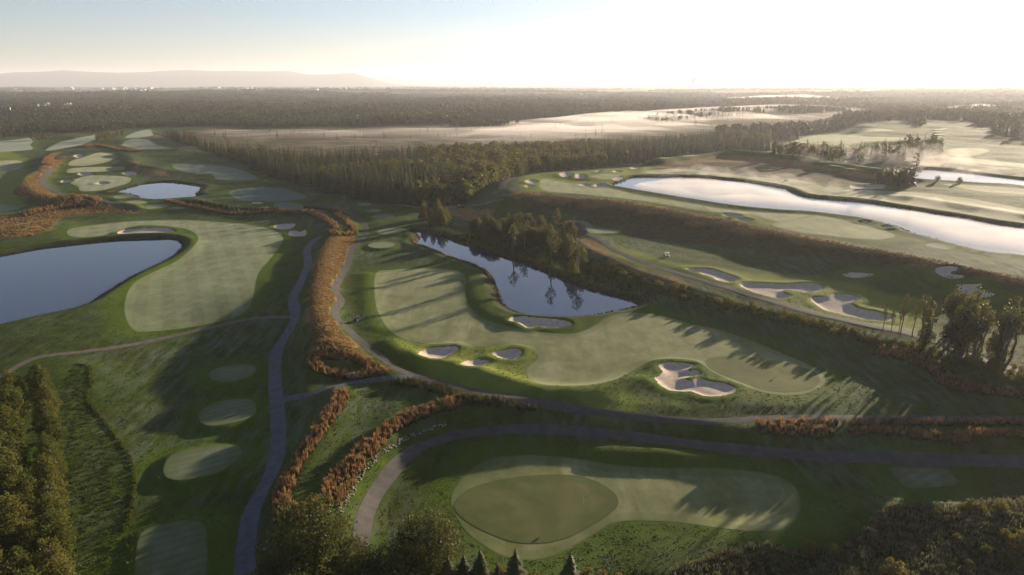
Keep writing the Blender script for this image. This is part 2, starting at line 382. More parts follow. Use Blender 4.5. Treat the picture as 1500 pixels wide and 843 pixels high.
def zone_mask(polys, edge, amp, sc, seed):
    m = np.zeros(X.shape)
    nz = vnoise(X, Y, sc, seed) * amp
    for p in polys:
        d = sdf(p, X, Y, edge * 3 + amp) + nz
        m = np.maximum(m, 1 - ss(-edge, edge, d))
    return m
t1 = time.time()
ATTR = {
    'gold': zone_mask(ZPOLY['gold'], 1.6, 2.0, 4, 7),
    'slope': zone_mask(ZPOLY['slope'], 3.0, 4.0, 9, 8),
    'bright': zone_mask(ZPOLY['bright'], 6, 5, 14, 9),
    'bog': zone_mask([BOG], 20, 30, 90, 10),
}
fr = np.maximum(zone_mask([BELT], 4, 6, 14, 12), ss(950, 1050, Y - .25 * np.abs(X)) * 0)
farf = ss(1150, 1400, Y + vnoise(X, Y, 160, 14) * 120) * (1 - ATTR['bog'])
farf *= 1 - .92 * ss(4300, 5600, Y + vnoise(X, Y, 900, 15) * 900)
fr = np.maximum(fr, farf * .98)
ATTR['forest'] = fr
ATTR['field'] = ss(4300, 5600, Y) * (1 - fr)
wet = np.zeros(X.shape)
for lv, p in WPOLY:
    d = sdf(p, X, Y, 12)
    wet = np.maximum(wet, 1 - ss(1.2, 4.5, d + vnoise(X, Y, 3, 20) * 1.0))
ATTR['wet'] = wet
rim = np.zeros(X.shape)
for p in BPOLY:
    d = sdf(p, X, Y, 9)
    rim = np.maximum(rim, 1 - ss(2, 6, d))
for p in FPOLY + TPOLY + GPOLY:
    d = sdf(p, X, Y, 12)
    rim = np.maximum(rim, .8 * (1 - ss(2.5, 9, d)))
ATTR['rim'] = rim * (1 - ATTR['gold'])
print('zones', time.time() - t1)

# ------------------------------------------------------------------ material helpers
MATS = {}
class MB:
    def __init__(s, name, rough=.9):
        s.m = bpy.data.materials.new(name); s.m.use_nodes = True
        s.nt = s.m.node_tree; s.n = s.nt.nodes; s.l = s.nt.links
        s.b = s.n['Principled BSDF']; s.out = s.n['Material Output']
        s.b.inputs['Roughness'].default_value = rough
        s.b.inputs['Specular IOR Level'].default_value = .04
        g = s.n.new('ShaderNodeNewGeometry'); s.pos = g.outputs['Position']
        MATS[name] = s.m
    def attr(s, a):
        n = s.n.new('ShaderNodeAttribute'); n.attribute_name = a; return n.outputs['Fac']
    def noise(s, scale, detail=4, rough=.6, vec=None, stretch=None, dist=0):
        n = s.n.new('ShaderNodeTexNoise'); n.inputs['Scale'].default_value = scale
        n.inputs['Detail'].default_value = detail; n.inputs['Roughness'].default_value = rough
        n.inputs['Distortion'].default_value = dist
        v = vec or s.pos
        if stretch:
            mp = s.n.new('ShaderNodeMapping'); mp.inputs['Rotation'].default_value = (0, 0, R(stretch[2])); mp.inputs['Scale'].default_value = (stretch[0], stretch[1], 1)
            s.l.new(v, mp.inputs['Vector']); v = mp.outputs[0]
        s.l.new(v, n.inputs['Vector']); return n.outputs['Fac']
    def ramp(s, fac, stops):
        n = s.n.new('ShaderNodeValToRGB'); e = n.color_ramp.elements
        while len(e) < len(stops): e.new(.5)
        for i, (p, c) in enumerate(stops):
            e[i].position = p; e[i].color = (*c, 1) if not isinstance(c, (int, float)) else (c, c, c, 1)
        s.l.new(fac, n.inputs[0]); return n.outputs[0]
    def mix(s, f, a, b, mode='MIX'):
        n = s.n.new('ShaderNodeMix'); n.data_type = 'RGBA'; n.blend_type = mode
        for i, v in ((0, f), (6, a), (7, b)):
            if isinstance(v, (int, float)): n.inputs[i].default_value = v if i == 0 else (v, v, v, 1)
            elif isinstance(v, tuple): n.inputs[i].default_value = (*v, 1)
            else: s.l.new(v, n.inputs[i])
        return n.outputs[2]
    def math(s, op, a, b=0.0):
        n = s.n.new('ShaderNodeMath'); n.operation = op
        for i, v in ((0, a), (1, b)):
            if isinstance(v, (int, float)): n.inputs[i].default_value = v
            else: s.l.new(v, n.inputs[i])
        return n.outputs[0]
    def color(s, c):
        if isinstance(c, tuple): s.b.inputs['Base Color'].default_value = (*c, 1)
        else: s.l.new(c, s.b.inputs['Base Color'])
    def bump(s, h, strength=.5, dist=.1):
        n = s.n.new('ShaderNodeBump'); n.inputs['Strength'].default_value = strength; n.inputs['Distance'].default_value = dist
        s.l.new(h, n.inputs['Height']); s.l.new(n.outputs[0], s.b.inputs['Normal'])
    def sheen(s, w, col=(1, 1, 1), r=.5):
        s.b.inputs['Sheen Weight'].default_value = w; s.b.inputs['Sheen Tint'].default_value = (*col, 1); s.b.inputs['Sheen Roughness'].default_value = r
    def rand(s):
        n = s.n.new('ShaderNodeObjectInfo'); return n.outputs['Random']

# ground
g = MB('ground')
fine = g.noise(.8, 6, .8); mid = g.noise(.11, 6, .75); big = g.noise(.018, 3, .55)
streak = g.noise(.5, 4, .65, stretch=(1, .22, 35))
rough_c = g.mix(g.ramp(fine, [(.3, 0.0), (.72, 1.0)]), (.008, .017, .002), (.044, .070, .008))
rough_c = g.mix(g.ramp(mid, [(.38, 0.0), (.66, 1.0)]), rough_c, g.mix(fine, (.032, .052, .006), (.075, .105, .014)))
frost = g.math('MULTIPLY', g.ramp(streak, [(.42, 0.0), (.66, 1.0)]), g.ramp(big, [(.40, 0.0), (.60, .85)]))
rough_c = g.mix(frost, rough_c, (.10, .125, .085))
rough_c = g.mix(g.ramp(g.noise(.035, 3), [(.5, 0.0), (.7, .5)]), rough_c, (.048, .034, .014))
rough_c = g.mix(g.math('MULTIPLY', g.attr('rim'), .75), rough_c, g.mix(fine, (.022, .050, .002), (.095, .145, .006)))
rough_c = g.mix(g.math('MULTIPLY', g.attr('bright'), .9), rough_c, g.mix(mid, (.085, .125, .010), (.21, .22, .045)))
goldc = g.mix(g.ramp(g.noise(.6, 5, .7), [(.3, 0.0), (.7, 1.0)]), (.09, .052, .016), (.27, .17, .07))
rough_c = g.mix(g.attr('gold'), rough_c, goldc)
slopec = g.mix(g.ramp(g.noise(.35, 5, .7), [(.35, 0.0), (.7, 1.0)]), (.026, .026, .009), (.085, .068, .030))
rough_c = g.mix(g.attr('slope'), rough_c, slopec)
bogc = g.mix(g.ramp(g.noise(.03, 5, .65), [(.35, 0.0), (.7, 1.0)]), (.065, .058, .028), (.17, .135, .075))
rough_c = g.mix(g.attr('bog'), rough_c, bogc)
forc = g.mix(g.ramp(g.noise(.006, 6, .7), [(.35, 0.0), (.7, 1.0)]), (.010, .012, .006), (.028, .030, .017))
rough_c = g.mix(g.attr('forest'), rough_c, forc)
fld = g.mix(g.ramp(g.noise(.0016, 3, .5), [(.42, 0.0), (.6, 1.0)]), (.05, .065, .03), (.20, .19, .12))
rough_c = g.mix(g.attr('field'), rough_c, fld)
rough_c = g.mix(g.math('MULTIPLY', g.attr('wet'), .8), rough_c, (.030, .026, .014))
g.color(rough_c)
g.bump(g.noise(2.2, 5, .75), .9, .22)


def turf(name, a, b, frostc, fr_lo, fr_hi, stripe=None, sheen=.08, st_=(1, .2, 40)):
    t = MB(name)
    n1 = t.noise(.35, 5, .65); n2 = t.noise(.045, 4, .6)
    c = t.mix(t.ramp(n1, [(.3, 0.0), (.7, 1.0)]), a, b)
    st = t.noise(.22, 5, .65, stretch=st_)
    fz = t.math('MULTIPLY', t.ramp(st, [(fr_lo, 0.0), (fr_hi, 1.0)]), t.ramp(n2, [(.32, .10), (.62, 1.0)]))
    c = t.mix(fz, c, frostc)
    if stripe:
        w = t.n.new('ShaderNodeTexWave'); w.inputs['Scale'].default_value = stripe[0]; w.inputs['Distortion'].default_value = .4; w.inputs['Detail'].default_value = 1
        mp = t.n.new('ShaderNodeMapping'); mp.inputs['Rotation'].default_value = (0, 0, R(stripe[1])); t.l.new(t.pos, mp.inputs[0]); t.l.new(mp.outputs[0], w.inputs[0])
        sb = t.ramp(w.outputs['Fac'], [(.35, 0.0), (.65, 1.0)])
        c = t.mix(t.math('MULTIPLY', sb, stripe[2]), c, (.205, .235, .115))
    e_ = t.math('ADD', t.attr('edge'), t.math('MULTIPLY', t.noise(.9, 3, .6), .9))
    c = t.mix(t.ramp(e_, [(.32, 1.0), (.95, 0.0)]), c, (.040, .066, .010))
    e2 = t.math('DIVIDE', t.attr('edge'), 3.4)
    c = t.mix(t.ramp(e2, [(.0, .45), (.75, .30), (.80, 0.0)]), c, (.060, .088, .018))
    c = t.mix(t.math('MULTIPLY', t.ramp(t.noise(.12, 5, .7), [(.45, 0.0), (.62, 1.0)]), .38), c, (.050, .066, .018))
    t.color(c); t.bump(t.noise(3.5, 4, .7), .35, .06); t.sheen(sheen, (.9, .95, .8), .5)
    return t.m
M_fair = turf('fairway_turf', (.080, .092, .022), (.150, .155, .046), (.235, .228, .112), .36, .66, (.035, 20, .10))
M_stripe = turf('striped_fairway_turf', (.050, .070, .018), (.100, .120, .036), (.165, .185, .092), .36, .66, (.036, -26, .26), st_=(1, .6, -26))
M_shade = turf('shade_tinted_fairway_turf', (.030, .060, .048), (.045, .085, .070), (.065, .105, .092), .3, .7, (.03, 70, .06))  # shade put into the turf colour: blue-green where only sky light falls
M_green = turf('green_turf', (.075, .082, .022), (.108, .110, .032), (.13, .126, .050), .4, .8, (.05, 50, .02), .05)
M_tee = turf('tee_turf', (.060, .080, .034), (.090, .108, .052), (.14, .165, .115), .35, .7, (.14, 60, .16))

def simple(name, stops, scale, rough=.9, bump=None, detail=5):
    t = MB(name, rough)
    t.color(t.ramp(t.noise(scale, detail, .65), stops))
    if bump: t.bump(t.noise(bump[0], 4, .7), bump[1], bump[2])
    return t
M_sand = simple('bunker_sand', [(.3, (.34, .275, .205)), (.7, (.50, .415, .32))], .8, bump=(3, .5, .08)).m
M_asph = simple('asphalt', [(.3, (.062, .067, .078)), (.7, (.105, .112, .125))], .5, .75, bump=(8, .3, .02)).m
M_asphd = simple('asphalt_dark', [(.3, (.052, .049, .044)), (.7, (.088, .083, .075))], .4, .8, bump=(8, .3, .02)).m
M_grav = simple('gravel', [(.3, (.08, .068, .055)), (.7, (.15, .125, .10))], .7, bump=(4, .5, .05)).m
PM = {'asphalt': M_asph, 'asphalt_dark': M_asphd, 'gravel': M_grav}
w = MB('pond_water', .03)
w.color((.010, .026, .050)); w.b.inputs['IOR'].default_value = 1.45; w.b.inputs['Specular IOR Level'].default_value = .5
w.bump(w.noise(.5, 3, .5), .03, .05)
M_water = w.m
w = MB('lake_water', .16)
w.color((.020, .028, .034)); w.b.inputs['IOR'].default_value = 1.45; w.b.inputs['Specular IOR Level'].default_value = .5
w.bump(w.noise(.35, 3, .5), .06, .08)
M_lake = w.m

# ------------------------------------------------------------------ mesh helpers
def mesh_from(name, V, faces=None, quads=None, tris=None, mats=(), smooth_shade=False, edges_only=False):
    me = bpy.data.meshes.new(name)
    V = np.asarray(V, np.float32)
    me.vertices.add(len(V)); me.vertices.foreach_set('co', V.ravel())
    fa = []
    if quads is not None and len(quads): fa.append((np.asarray(quads, np.int32), 4))
    if tris is not None and len(tris): fa.append((np.asarray(tris, np.int32), 3))
    if fa:
        loops = np.concatenate([a.ravel() for a, _ in fa])
        sizes = np.concatenate([np.full(len(a), k, np.int32) for a, k in fa])
        starts = np.concatenate([[0], np.cumsum(sizes)[:-1]]).astype(np.int32)
        me.loops.add(len(loops)); me.loops.foreach_set('vertex_index', loops)
        me.polygons.add(len(sizes)); me.polygons.foreach_set('loop_start', starts); me.polygons.foreach_set('loop_total', sizes)
        if smooth_shade: me.polygons.foreach_set('use_smooth', np.ones(len(sizes), bool))
    for m in mats: me.materials.append(m)
    me.update(calc_edges=True)
    return me

def link(name, me, parent=None, loc=None, **props):
    o = bpy.data.objects.new(name, me); COL.objects.link(o)
    if parent is not None: o.parent = parent
    if loc is not None: o.location = loc
    for k, v in props.items(): o[k] = v
    return o

# terrain
nr, nc = GX.shape
idx = np.arange(nr * nc).reshape(nr, nc)
Q = np.stack([idx[:-1, :-1], idx[:-1, 1:], idx[1:, 1:], idx[1:, :-1]], -1).reshape(-1, 4)
me = mesh_from('ground', np.stack([X, Y, ZH - low], 1), quads=Q, mats=[MATS['ground']], smooth_shade=True)
for k, v in ATTR.items():
    a = me.attributes.new(k, 'FLOAT', 'POINT'); a.data.foreach_set('value', v.astype(np.float32))
link('ground', me, kind='structure')

def sheet(name, poly, off, mat, interior=True):
    """a sheet of turf or sand draped on the ground inside an outline"""
    # even out the outline
    seg = np.linalg.norm(np.roll(poly, -1, 0) - poly, axis=1)
    pts = []
    for i in range(len(poly)):
        c = .0042 * (poly[i, 1] + 50) * 1.2
        k = max(1, int(seg[i] / c))
        for j in range(k): pts.append(poly[i] + (poly[(i + 1) % len(poly)] - poly[i]) * j / k)
    B = np.array(pts)
    keep = np.linalg.norm(np.roll(B, -1, 0) - B, axis=1) > 1e-3
    B = B[keep]
    lo, hi = B.min(0), B.max(0)
    m = (X > lo[0]) & (X < hi[0]) & (Y > lo[1]) & (Y < hi[1])
    ii = np.nonzero(m)[0]
    I = np.zeros((0, 2))
    if len(ii):
        d = seg_dist(poly, X[ii], Y[ii], True)
        ii = ii[d < -.35 * cell[ii]]
        I = np.stack([X[ii], Y[ii]], 1)
    P = np.vstack([B, I]); o0 = P.mean(0)
    vv, _, ff, *_ = delaunay_2d_cdt([Vector(p - o0) for p in P], [], [list(range(len(B)))], 1, 1e-5)
    V2 = np.array([(v.x, v.y) for v in vv]) + o0
    Z = H(V2[:, 0], V2[:, 1]) + off
    tr = [f for f in ff if len(f) == 3]
    me = mesh_from(name, np.column_stack([V2, Z]), tris=np.array(tr), mats=[mat], smooth_shade=True)
    ea = me.attributes.new('edge', 'FLOAT', 'POINT'); ea.data.foreach_set('value', (-seg_dist(poly, V2[:, 0], V2[:, 1], True)).astype(np.float32))
    if len(me.polygons) and me.polygons[0].normal.z < 0: me.flip_normals()
    return link(name, me, kind='structure')

t1 = time.time()
for i, p in enumerate(FPOLY): sheet('fairway', p, .02, M_shade if i in (6, 7, 8, 9, 10, 11, 12) else M_stripe if i in (1, 5) else M_fair)
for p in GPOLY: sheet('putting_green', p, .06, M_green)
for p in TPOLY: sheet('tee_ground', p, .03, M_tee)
for p in BPOLY: sheet('sand_bunker', p, .04, M_sand)
print('sheets', time.time() - t1)

def ribbon(name, line, width, off, mat):
    d = np.gradient(line, axis=0); d /= np.linalg.norm(d, axis=1)[:, None] + 1e-9
    nrm = np.stack([-d[:, 1], d[:, 0]], 1)
    L = np.concatenate([[0], np.cumsum(np.linalg.norm(np.diff(line, axis=0), axis=1))])
    s = np.arange(0, L[-1], 1.0)
    C = np.stack([np.interp(s, L, line[:, i]) for i in (0, 1)], 1)
    N = np.stack([np.interp(s, L, nrm[:, i]) for i in (0, 1)], 1)
    wj = width / 2 * (1 + .05 * np.sin(s * .31) + rng.normal(0, .02, len(s)))
    cols = []
    for k in (-1, -.5, 0, .5, 1):
        p = C + N * (wj * k)[:, None]
        cols.append(np.column_stack([p, H(p[:, 0], p[:, 1]) + off - .03 * (abs(k) == 1)]))
    V = np.stack(cols, 1).reshape(-1, 3)
    n = len(s); ix = np.arange(n * 5).reshape(n, 5)
    q = np.stack([ix[:-1, :-1], ix[:-1, 1:], ix[1:, 1:], ix[1:, :-1]], -1).reshape(-1, 4)
    me = mesh_from(name, V, quads=q, mats=[mat], smooth_shade=True)
    if me.polygons[0].normal.z < 0: me.flip_normals()
    return link(name, me, kind='structure')
for i, (p, wd, k) in enumerate(PPOLY): ribbon('cart_path', p, wd, .05 + .008 * i, PM[k])

for lv, p in WPOLY:
    c = p.mean(0)
    d = np.roll(p, -1, 0) - np.roll(p, 1, 0); d /= np.linalg.norm(d, axis=1)[:, None]
    nn = np.stack([d[:, 1], -d[:, 0]], 1)
    area = np.sum(p[:, 0] * np.roll(p[:, 1], -1) - np.roll(p[:, 0], -1) * p[:, 1])
    q = p + nn * (1.0 if area > 0 else -1.0) * 1.2
    me = bpy.data.meshes.new('pond')
    vs = [(a, b, lv) for a, b in q]
    if area < 0: vs = vs[::-1]
    me.from_pydata(vs, [], [list(range(len(vs)))]); me.materials.append(M_lake if lv > 5 else M_water)
    link('pond', me, kind='structure')

# ------------------------------------------------------------------ haze
def haze_mat(name, dens, col, g):
    m = bpy.data.materials.new(name); m.use_nodes = True
    nt = m.node_tree; nt.nodes.clear()
    o = nt.nodes.new('ShaderNodeOutputMaterial'); v = nt.nodes.new('ShaderNodeVolumePrincipled')
    v.inputs['Color'].default_value = (*col, 1); v.inputs['Density'].default_value = dens; v.inputs['Anisotropy'].default_value = g
    nt.links.new(v.outputs[0], o.inputs['Volume'])
    return m
# ------------------------------------------------------------------ foliage, bark and grass materials
def foliage(name, stops, transl=.38, rough=.6, noise_scale=.35, tint=None):
    t = MB(name, rough)
    c = t.ramp(t.rand(), stops)
    n = t.noise(noise_scale, 3, .6)
    c = t.mix(t.ramp(n, [(.3, 0.0), (.7, .55)]), c, tint or (.03, .035, .008))
    t.color(c); t.b.inputs['Specular IOR Level'].default_value = .12
    tr = t.n.new('ShaderNodeBsdfTranslucent'); t.l.new(t.mix(.5, c, (.22, .20, .03), 'MIX'), tr.inputs[0])
    mx = t.n.new('ShaderNodeMixShader'); mx.inputs[0].default_value = transl
    t.l.new(t.b.outputs[0], mx.inputs[1]); t.l.new(tr.outputs[0], mx.inputs[2]); t.l.new(mx.outputs[0], t.out.inputs[0])
    return t.m
F_broad = foliage('leaves_green', [(0, (.050, .072, .014)), (.5, (.080, .095, .020)), (1, (.13, .12, .028))])
F_gold = foliage('leaves_gold', [(0, (.10, .085, .020)), (.5, (.15, .105, .025)), (1, (.15, .075, .022))], .42)
F_rust = foliage('leaves_rust', [(0, (.13, .060, .022)), (1, (.15, .085, .030))], .42)
F_con = foliage('needles', [(0, (.026, .038, .012)), (.5, (.045, .058, .016)), (1, (.085, .080, .022))], .15)
F_mixed = foliage('leaves_mixed', [(0, (.055, .065, .016)), (.4, (.095, .090, .022)), (.75, (.15, .11, .028)), (1, (.15, .085, .030))], .32)
F_far = foliage('far_leaves', [(0, (.024, .031, .012)), (.5, (.048, .054, .020)), (1, (.095, .080, .032))], .12, noise_scale=.006)
t = MB('bark'); t.color(t.ramp(t.noise(3, 4, .7), [(.3, (.05, .04, .03)), (.7, (.13, .11, .09))])); BARK = t.m
t = MB('birch_bark'); t.color(t.ramp(t.noise(3, 4, .7), [(.35, (.05, .045, .04)), (.6, (.20, .19, .17))])); BIRCH = t.m

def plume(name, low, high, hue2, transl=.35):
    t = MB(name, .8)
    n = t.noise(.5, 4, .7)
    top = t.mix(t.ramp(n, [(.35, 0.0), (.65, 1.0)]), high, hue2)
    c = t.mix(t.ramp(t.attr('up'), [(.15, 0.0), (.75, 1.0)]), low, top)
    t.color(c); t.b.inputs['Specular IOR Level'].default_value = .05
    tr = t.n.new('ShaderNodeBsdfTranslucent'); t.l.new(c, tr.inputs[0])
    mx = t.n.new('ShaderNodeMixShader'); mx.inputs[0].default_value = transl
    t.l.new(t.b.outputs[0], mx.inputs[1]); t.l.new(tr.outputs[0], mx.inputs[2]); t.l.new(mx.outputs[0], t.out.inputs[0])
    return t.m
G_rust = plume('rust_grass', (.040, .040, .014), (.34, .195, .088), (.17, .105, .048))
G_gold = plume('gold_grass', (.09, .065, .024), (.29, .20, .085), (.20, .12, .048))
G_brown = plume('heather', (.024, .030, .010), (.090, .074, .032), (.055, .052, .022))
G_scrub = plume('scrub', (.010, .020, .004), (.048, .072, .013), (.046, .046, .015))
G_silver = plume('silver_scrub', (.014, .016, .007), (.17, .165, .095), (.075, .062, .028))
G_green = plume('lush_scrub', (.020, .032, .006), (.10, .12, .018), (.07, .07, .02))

# ------------------------------------------------------------------ plant meshes
def quads_at(C, size, aspect=.7, up=0.0, r=rng):
    n = len(C)
    a = r.normal(size=(n, 3)); a[:, 2] += up; a /= np.linalg.norm(a, axis=1)[:, None]
    b = np.cross(a, r.normal(size=(n, 3))); b /= np.linalg.norm(b, axis=1)[:, None]
    s = (size * r.uniform(.6, 1.35, n))[:, None]
    a = a * s * .5; b = b * s * .5 * aspect
    V = np.stack([C - a, C + b * .9, C + a, C - b * .9], 1).reshape(-1, 3)
    return V, np.arange(n * 4).reshape(n, 4)

def tube(pts, radii, k=6):
    V, Q_ = [], []
    P = [Vector(p) for p in pts]
    for i, p in enumerate(P):
        d = (P[min(i + 1, len(P) - 1)] - P[max(i - 1, 0)]).normalized()
        u = d.orthogonal().normalized(); v = d.cross(u)
        for j in range(k):
            an = 2 * math.pi * j / k
            V.append(p + (u * math.cos(an) + v * math.sin(an)) * radii[i])
    for i in range(len(P) - 1):
        for j in range(k):
            a, b = i * k + j, i * k + (j + 1) % k
            Q_.append((a, b, b + k, a + k))
    return np.array([tuple(v) for v in V]), np.array(Q_)

def join(parts):
    V, Q_, o = [], [], 0
    for v, q in parts:
        V.append(v); Q_.append(q + o); o += len(v)
    return np.vstack(V), np.vstack(Q_)

def leafy(h, r, base, n, size, seed, clumps=22, shape='round', leaves=None, bark=None, lean=0.0):
    """trunk + limbs, and a crown of leaf-sized faces in uneven clumps. returns crown mesh, trunk mesh"""
    g_ = np.random.default_rng(seed)
    bz = base * h
    cs, parts = [], []
    tr = [(0, 0, -.6)]
    for k in range(1, 7):
        f = k / 6
        tr.append((lean * f * h + g_.normal(0, .012 * h), g_.normal(0, .012 * h), f * h * .9))
    parts.append(tube(tr, [.024 * h * (1 - .85 * i / 6) + .02 for i in range(7)], 6))
    trA = np.array(tr)
    for i in range(clumps):
        f = (i + .5) / clumps
        z = bz + (h - bz) * (f ** .9) * .97
        u = (z - bz) / (h - bz)
        if shape == 'round': w = r * math.sqrt(max(.04, 1 - (2 * u - .95) ** 2 * .95))
        elif shape == 'cone': w = r * (1 - u) ** .8 + .12 * r
        elif shape == 'column': w = r * min(1, .55 + u * 1.6) * (1 - max(0, u - .55) / .45) ** .6 + .1 * r
        else: w = r * (1.05 - .5 * u)
        an = i * 2.4 + g_.uniform(-.5, .5)
        rad = w * g_.uniform(.35, .85)
        c = np.array([math.cos(an) * rad + lean * z, math.sin(an) * rad, z])
        cs.append((c, w * g_.uniform(.34, .58)))
        if i % 2 == 0 or clumps < 14:
            z0 = max(bz * .8, z - rad * .9 - .05 * h); j = np.array([np.interp(z0, trA[:, 2], trA[:, 0]), np.interp(z0, trA[:, 2], trA[:, 1]), z0])
            mid_ = (j + c) / 2 + np.array([0, 0, -.04 * h])
            parts.append(tube([j, mid_, c], [.009 * h + .01, .006 * h + .01, .012], 4))
    C = []
    tot = sum(s ** 2 for _, s in cs)
    for c, s in cs:
        k = max(3, int(n * s * s / tot))
        d = g_.normal(size=(k, 3)); d /= np.linalg.norm(d, axis=1)[:, None]
        rr = s * g_.uniform(.35, 1.0, k) ** .6 * (1 + .35 * np.sin(d[:, 0] * 5 + c[0]) * np.sin(d[:, 1] * 6 + c[1]))
        C.append(c + d * rr[:, None] * np.array([1, 1, .8 if shape != 'column' else 1.25]))
    C = np.vstack(C)
    V, q = quads_at(C, np.full(len(C), size), .75, .2, g_)
    crown = mesh_from('crown', V, quads=q, mats=[leaves])
    tv, tq = join(parts)
    return crown, mesh_from('trunk', tv, quads=tq, mats=[bark or BARK], smooth_shade=True)

def conifer(h, r, rings, k, seed, mat=None, base=.12, droop=.35, jag=.25):
    """branches as drooping boughs in whorls, each a ragged folded blade"""
    g_ = np.random.default_rng(seed)
    V, T = [], []
    for i in range(rings):
        f = i / (rings - 1)
        z = h * (base + (1 - base) * f ** .92)
        w = r * (1 - f) ** .85 + .035 * r
        kk = max(4, int(k * (1 - .55 * f)))
        a0 = g_.uniform(0, 6)
        for j in range(kk):
            an = a0 + 2 * math.pi * j / kk + g_.uniform(-.2, .2)
            L_ = w * g_.uniform(1 - jag, 1 + jag)
            ca, sa = math.cos(an), math.sin(an)
            bw = L_ * .30 + .03 * r
            dz = -L_ * droop * g_.uniform(.6, 1.4)
            o = len(V)
            V += [(0, 0, z + .02 * h), (ca * L_ * .55 - sa * bw, sa * L_ * .55 + ca * bw, z + dz * .75), (ca * L_, sa * L_, z + dz * .9),
                  (ca * L_ * .55 + sa * bw, sa * L_ * .55 - ca * bw, z + dz * .75), (ca * L_ * .5, sa * L_ * .5, z + dz * .2 + .012 * h)]
            T += [(o, o + 1, o + 4), (o + 1, o + 2, o + 4), (o + 2, o + 3, o + 4), (o + 3, o, o + 4)]
    o = len(V); V += [(-.02 * r, 0, h * .93), (.02 * r, .02 * r, h * .93), (0, 0, h * 1.03)]; T += [(o, o + 1, o + 2)]
    me = mesh_from('crown', np.array(V), tris=np.array(T), mats=[mat or F_con])
    tv, tq = tube([(0, 0, -.6), (0, 0, h * .5), (0, 0, h * .95)], [.018 * h, .012 * h, .01], 5)
    return me, mesh_from('trunk', tv, quads=tq, mats=[BARK], smooth_shade=True)

def tall_pine(h, seed):
    g_ = np.random.default_rng(seed)
    C, parts = [], [tube([(0, 0, -.6), (.1, 0, h * .5), (0, .1, h * .97)], [.26, .17, .05], 6)]
    for i in range(17):
        z = h * (.30 + .68 * i / 16); w = 3.6 * (1 - .7 * abs(i / 16 - .45)) * g_.uniform(.55, 1.1) * (1 - .45 * (i / 16) ** 2)
        an = i * 2.2
        e = np.array([math.cos(an) * w, math.sin(an) * w, z + .5])
        parts.append(tube([(0, 0, z), tuple(e * np.array([.5, .5, 1])), tuple(e)], [.07, .05, .02], 4))
        k = 70
        p = np.stack([e[0] * g_.uniform(.35, 1.1, k), e[1] * g_.uniform(.35, 1.1, k), e[2] + g_.normal(0, .22, k)], 1) + g_.normal(0, .5, (k, 3)) * np.array([1, 1, .35])
        C.append(p)
    V, q = quads_at(np.vstack(C), np.full(17 * 70, .55), .5, 0, g_)
    tv, tq = join(parts)
    return mesh_from('crown', V, quads=q, mats=[F_con]), mesh_from('trunk', tv, quads=tq, mats=[BARK], smooth_shade=True)

def plant(name, meshes, xy, scale, label, cat, group=None, rot=None, tilt=0, z=None):
    zz = Hq(np.array([xy[0]]), np.array([xy[1]]))[0] if z is None else z
    e = bpy.data.objects.new(name, None); COL.objects.link(e); e.empty_display_size = .5
    e.location = (xy[0], xy[1], zz); e.rotation_euler = (tilt, tilt * .5, random.uniform(0, 6.28) if rot is None else rot)
    e.scale = scale if isinstance(scale, tuple) else (scale,) * 3
    e['label'] = label; e['category'] = cat
    if group: e['group'] = group
    for nm, me in zip(('crown', 'trunk'), meshes):
        if me is None: continue
        c = bpy.data.objects.new(nm if name != 'bush' or nm == 'trunk' else 'foliage', me); COL.objects.link(c); c.parent = e
    return e

t1 = time.time()
F_dark = foliage('leaves_dark', [(0, (.022, .034, .009)), (.5, (.036, .050, .012)), (1, (.060, .066, .018))], .22)
F_dkmix = foliage('leaves_dark_mixed', [(0, (.026, .034, .010)), (.6, (.050, .052, .014)), (1, (.085, .062, .020))], .22)
BROAD = [leafy(12, 4.6, .18, 11000, .30, s, 30, 'round', F_dark) for s in (1, 2, 3)]
F_dkmix2 = foliage('leaves_olive', [(0, (.040, .060, .012)), (.6, (.065, .080, .016)), (1, (.10, .095, .022))], .36)
POPLAR = [leafy(12, 2.0, .06, 8500, .27, s, 30, 'column', m) for s, m in ((4, F_broad), (5, F_broad), (6, F_dkmix2))]
MIDT = [leafy(13, 3.9, .14, 3400, .52, s, 24, sh, m) for s, sh, m in ((7, 'round', F_dark), (8, 'column', F_dkmix), (9, 'round', F_dkmix), (10, 'cone', F_mixed))]
THIN = [leafy(14, 2.0, .45, 620, .46, s, 12, 'column', m, bk) for s, m, bk in ((11, F_dkmix, BARK), (12, F_dark, BIRCH), (13, F_dkmix2, BARK))]
SHRUB = [leafy(3.0, 1.5, .05, 750, .30, s, 12, 'round', m) for s, m in ((14, F_gold), (15, F_mixed), (16, F_broad))]
SPRUCE = [conifer(9, 2.7, 26, 12, s, None, .04, .22, .42) for s in (21, 22)]
FIR = [conifer(16, 3.3, 12, 8, s, m, .1, .3, .38) for s, m in ((23, F_con), (24, F_con), (25, F_mixed))]
FBRD = [leafy(13, 3.4, .12, 420, 1.25, s, 10, sh, m) for s, sh, m in ((26, 'round', F_mixed), (27, 'column', F_broad), (28, 'round', F_mixed))]
PINE = tall_pine(21, 30)
print('protos', time.time() - t1)

def in_poly(poly, n, r=random):
    lo, hi = poly.min(0), poly.max(0); out = []
    while len(out) < n:
        p = np.stack([rng.uniform(lo[0], hi[0], 4 * n), rng.uniform(lo[1], hi[1], 4 * n)], 1)
        m = seg_dist(poly, p[:, 0], p[:, 1], True) < 0
        out += list(p[m])
    return np.array(out[:n])

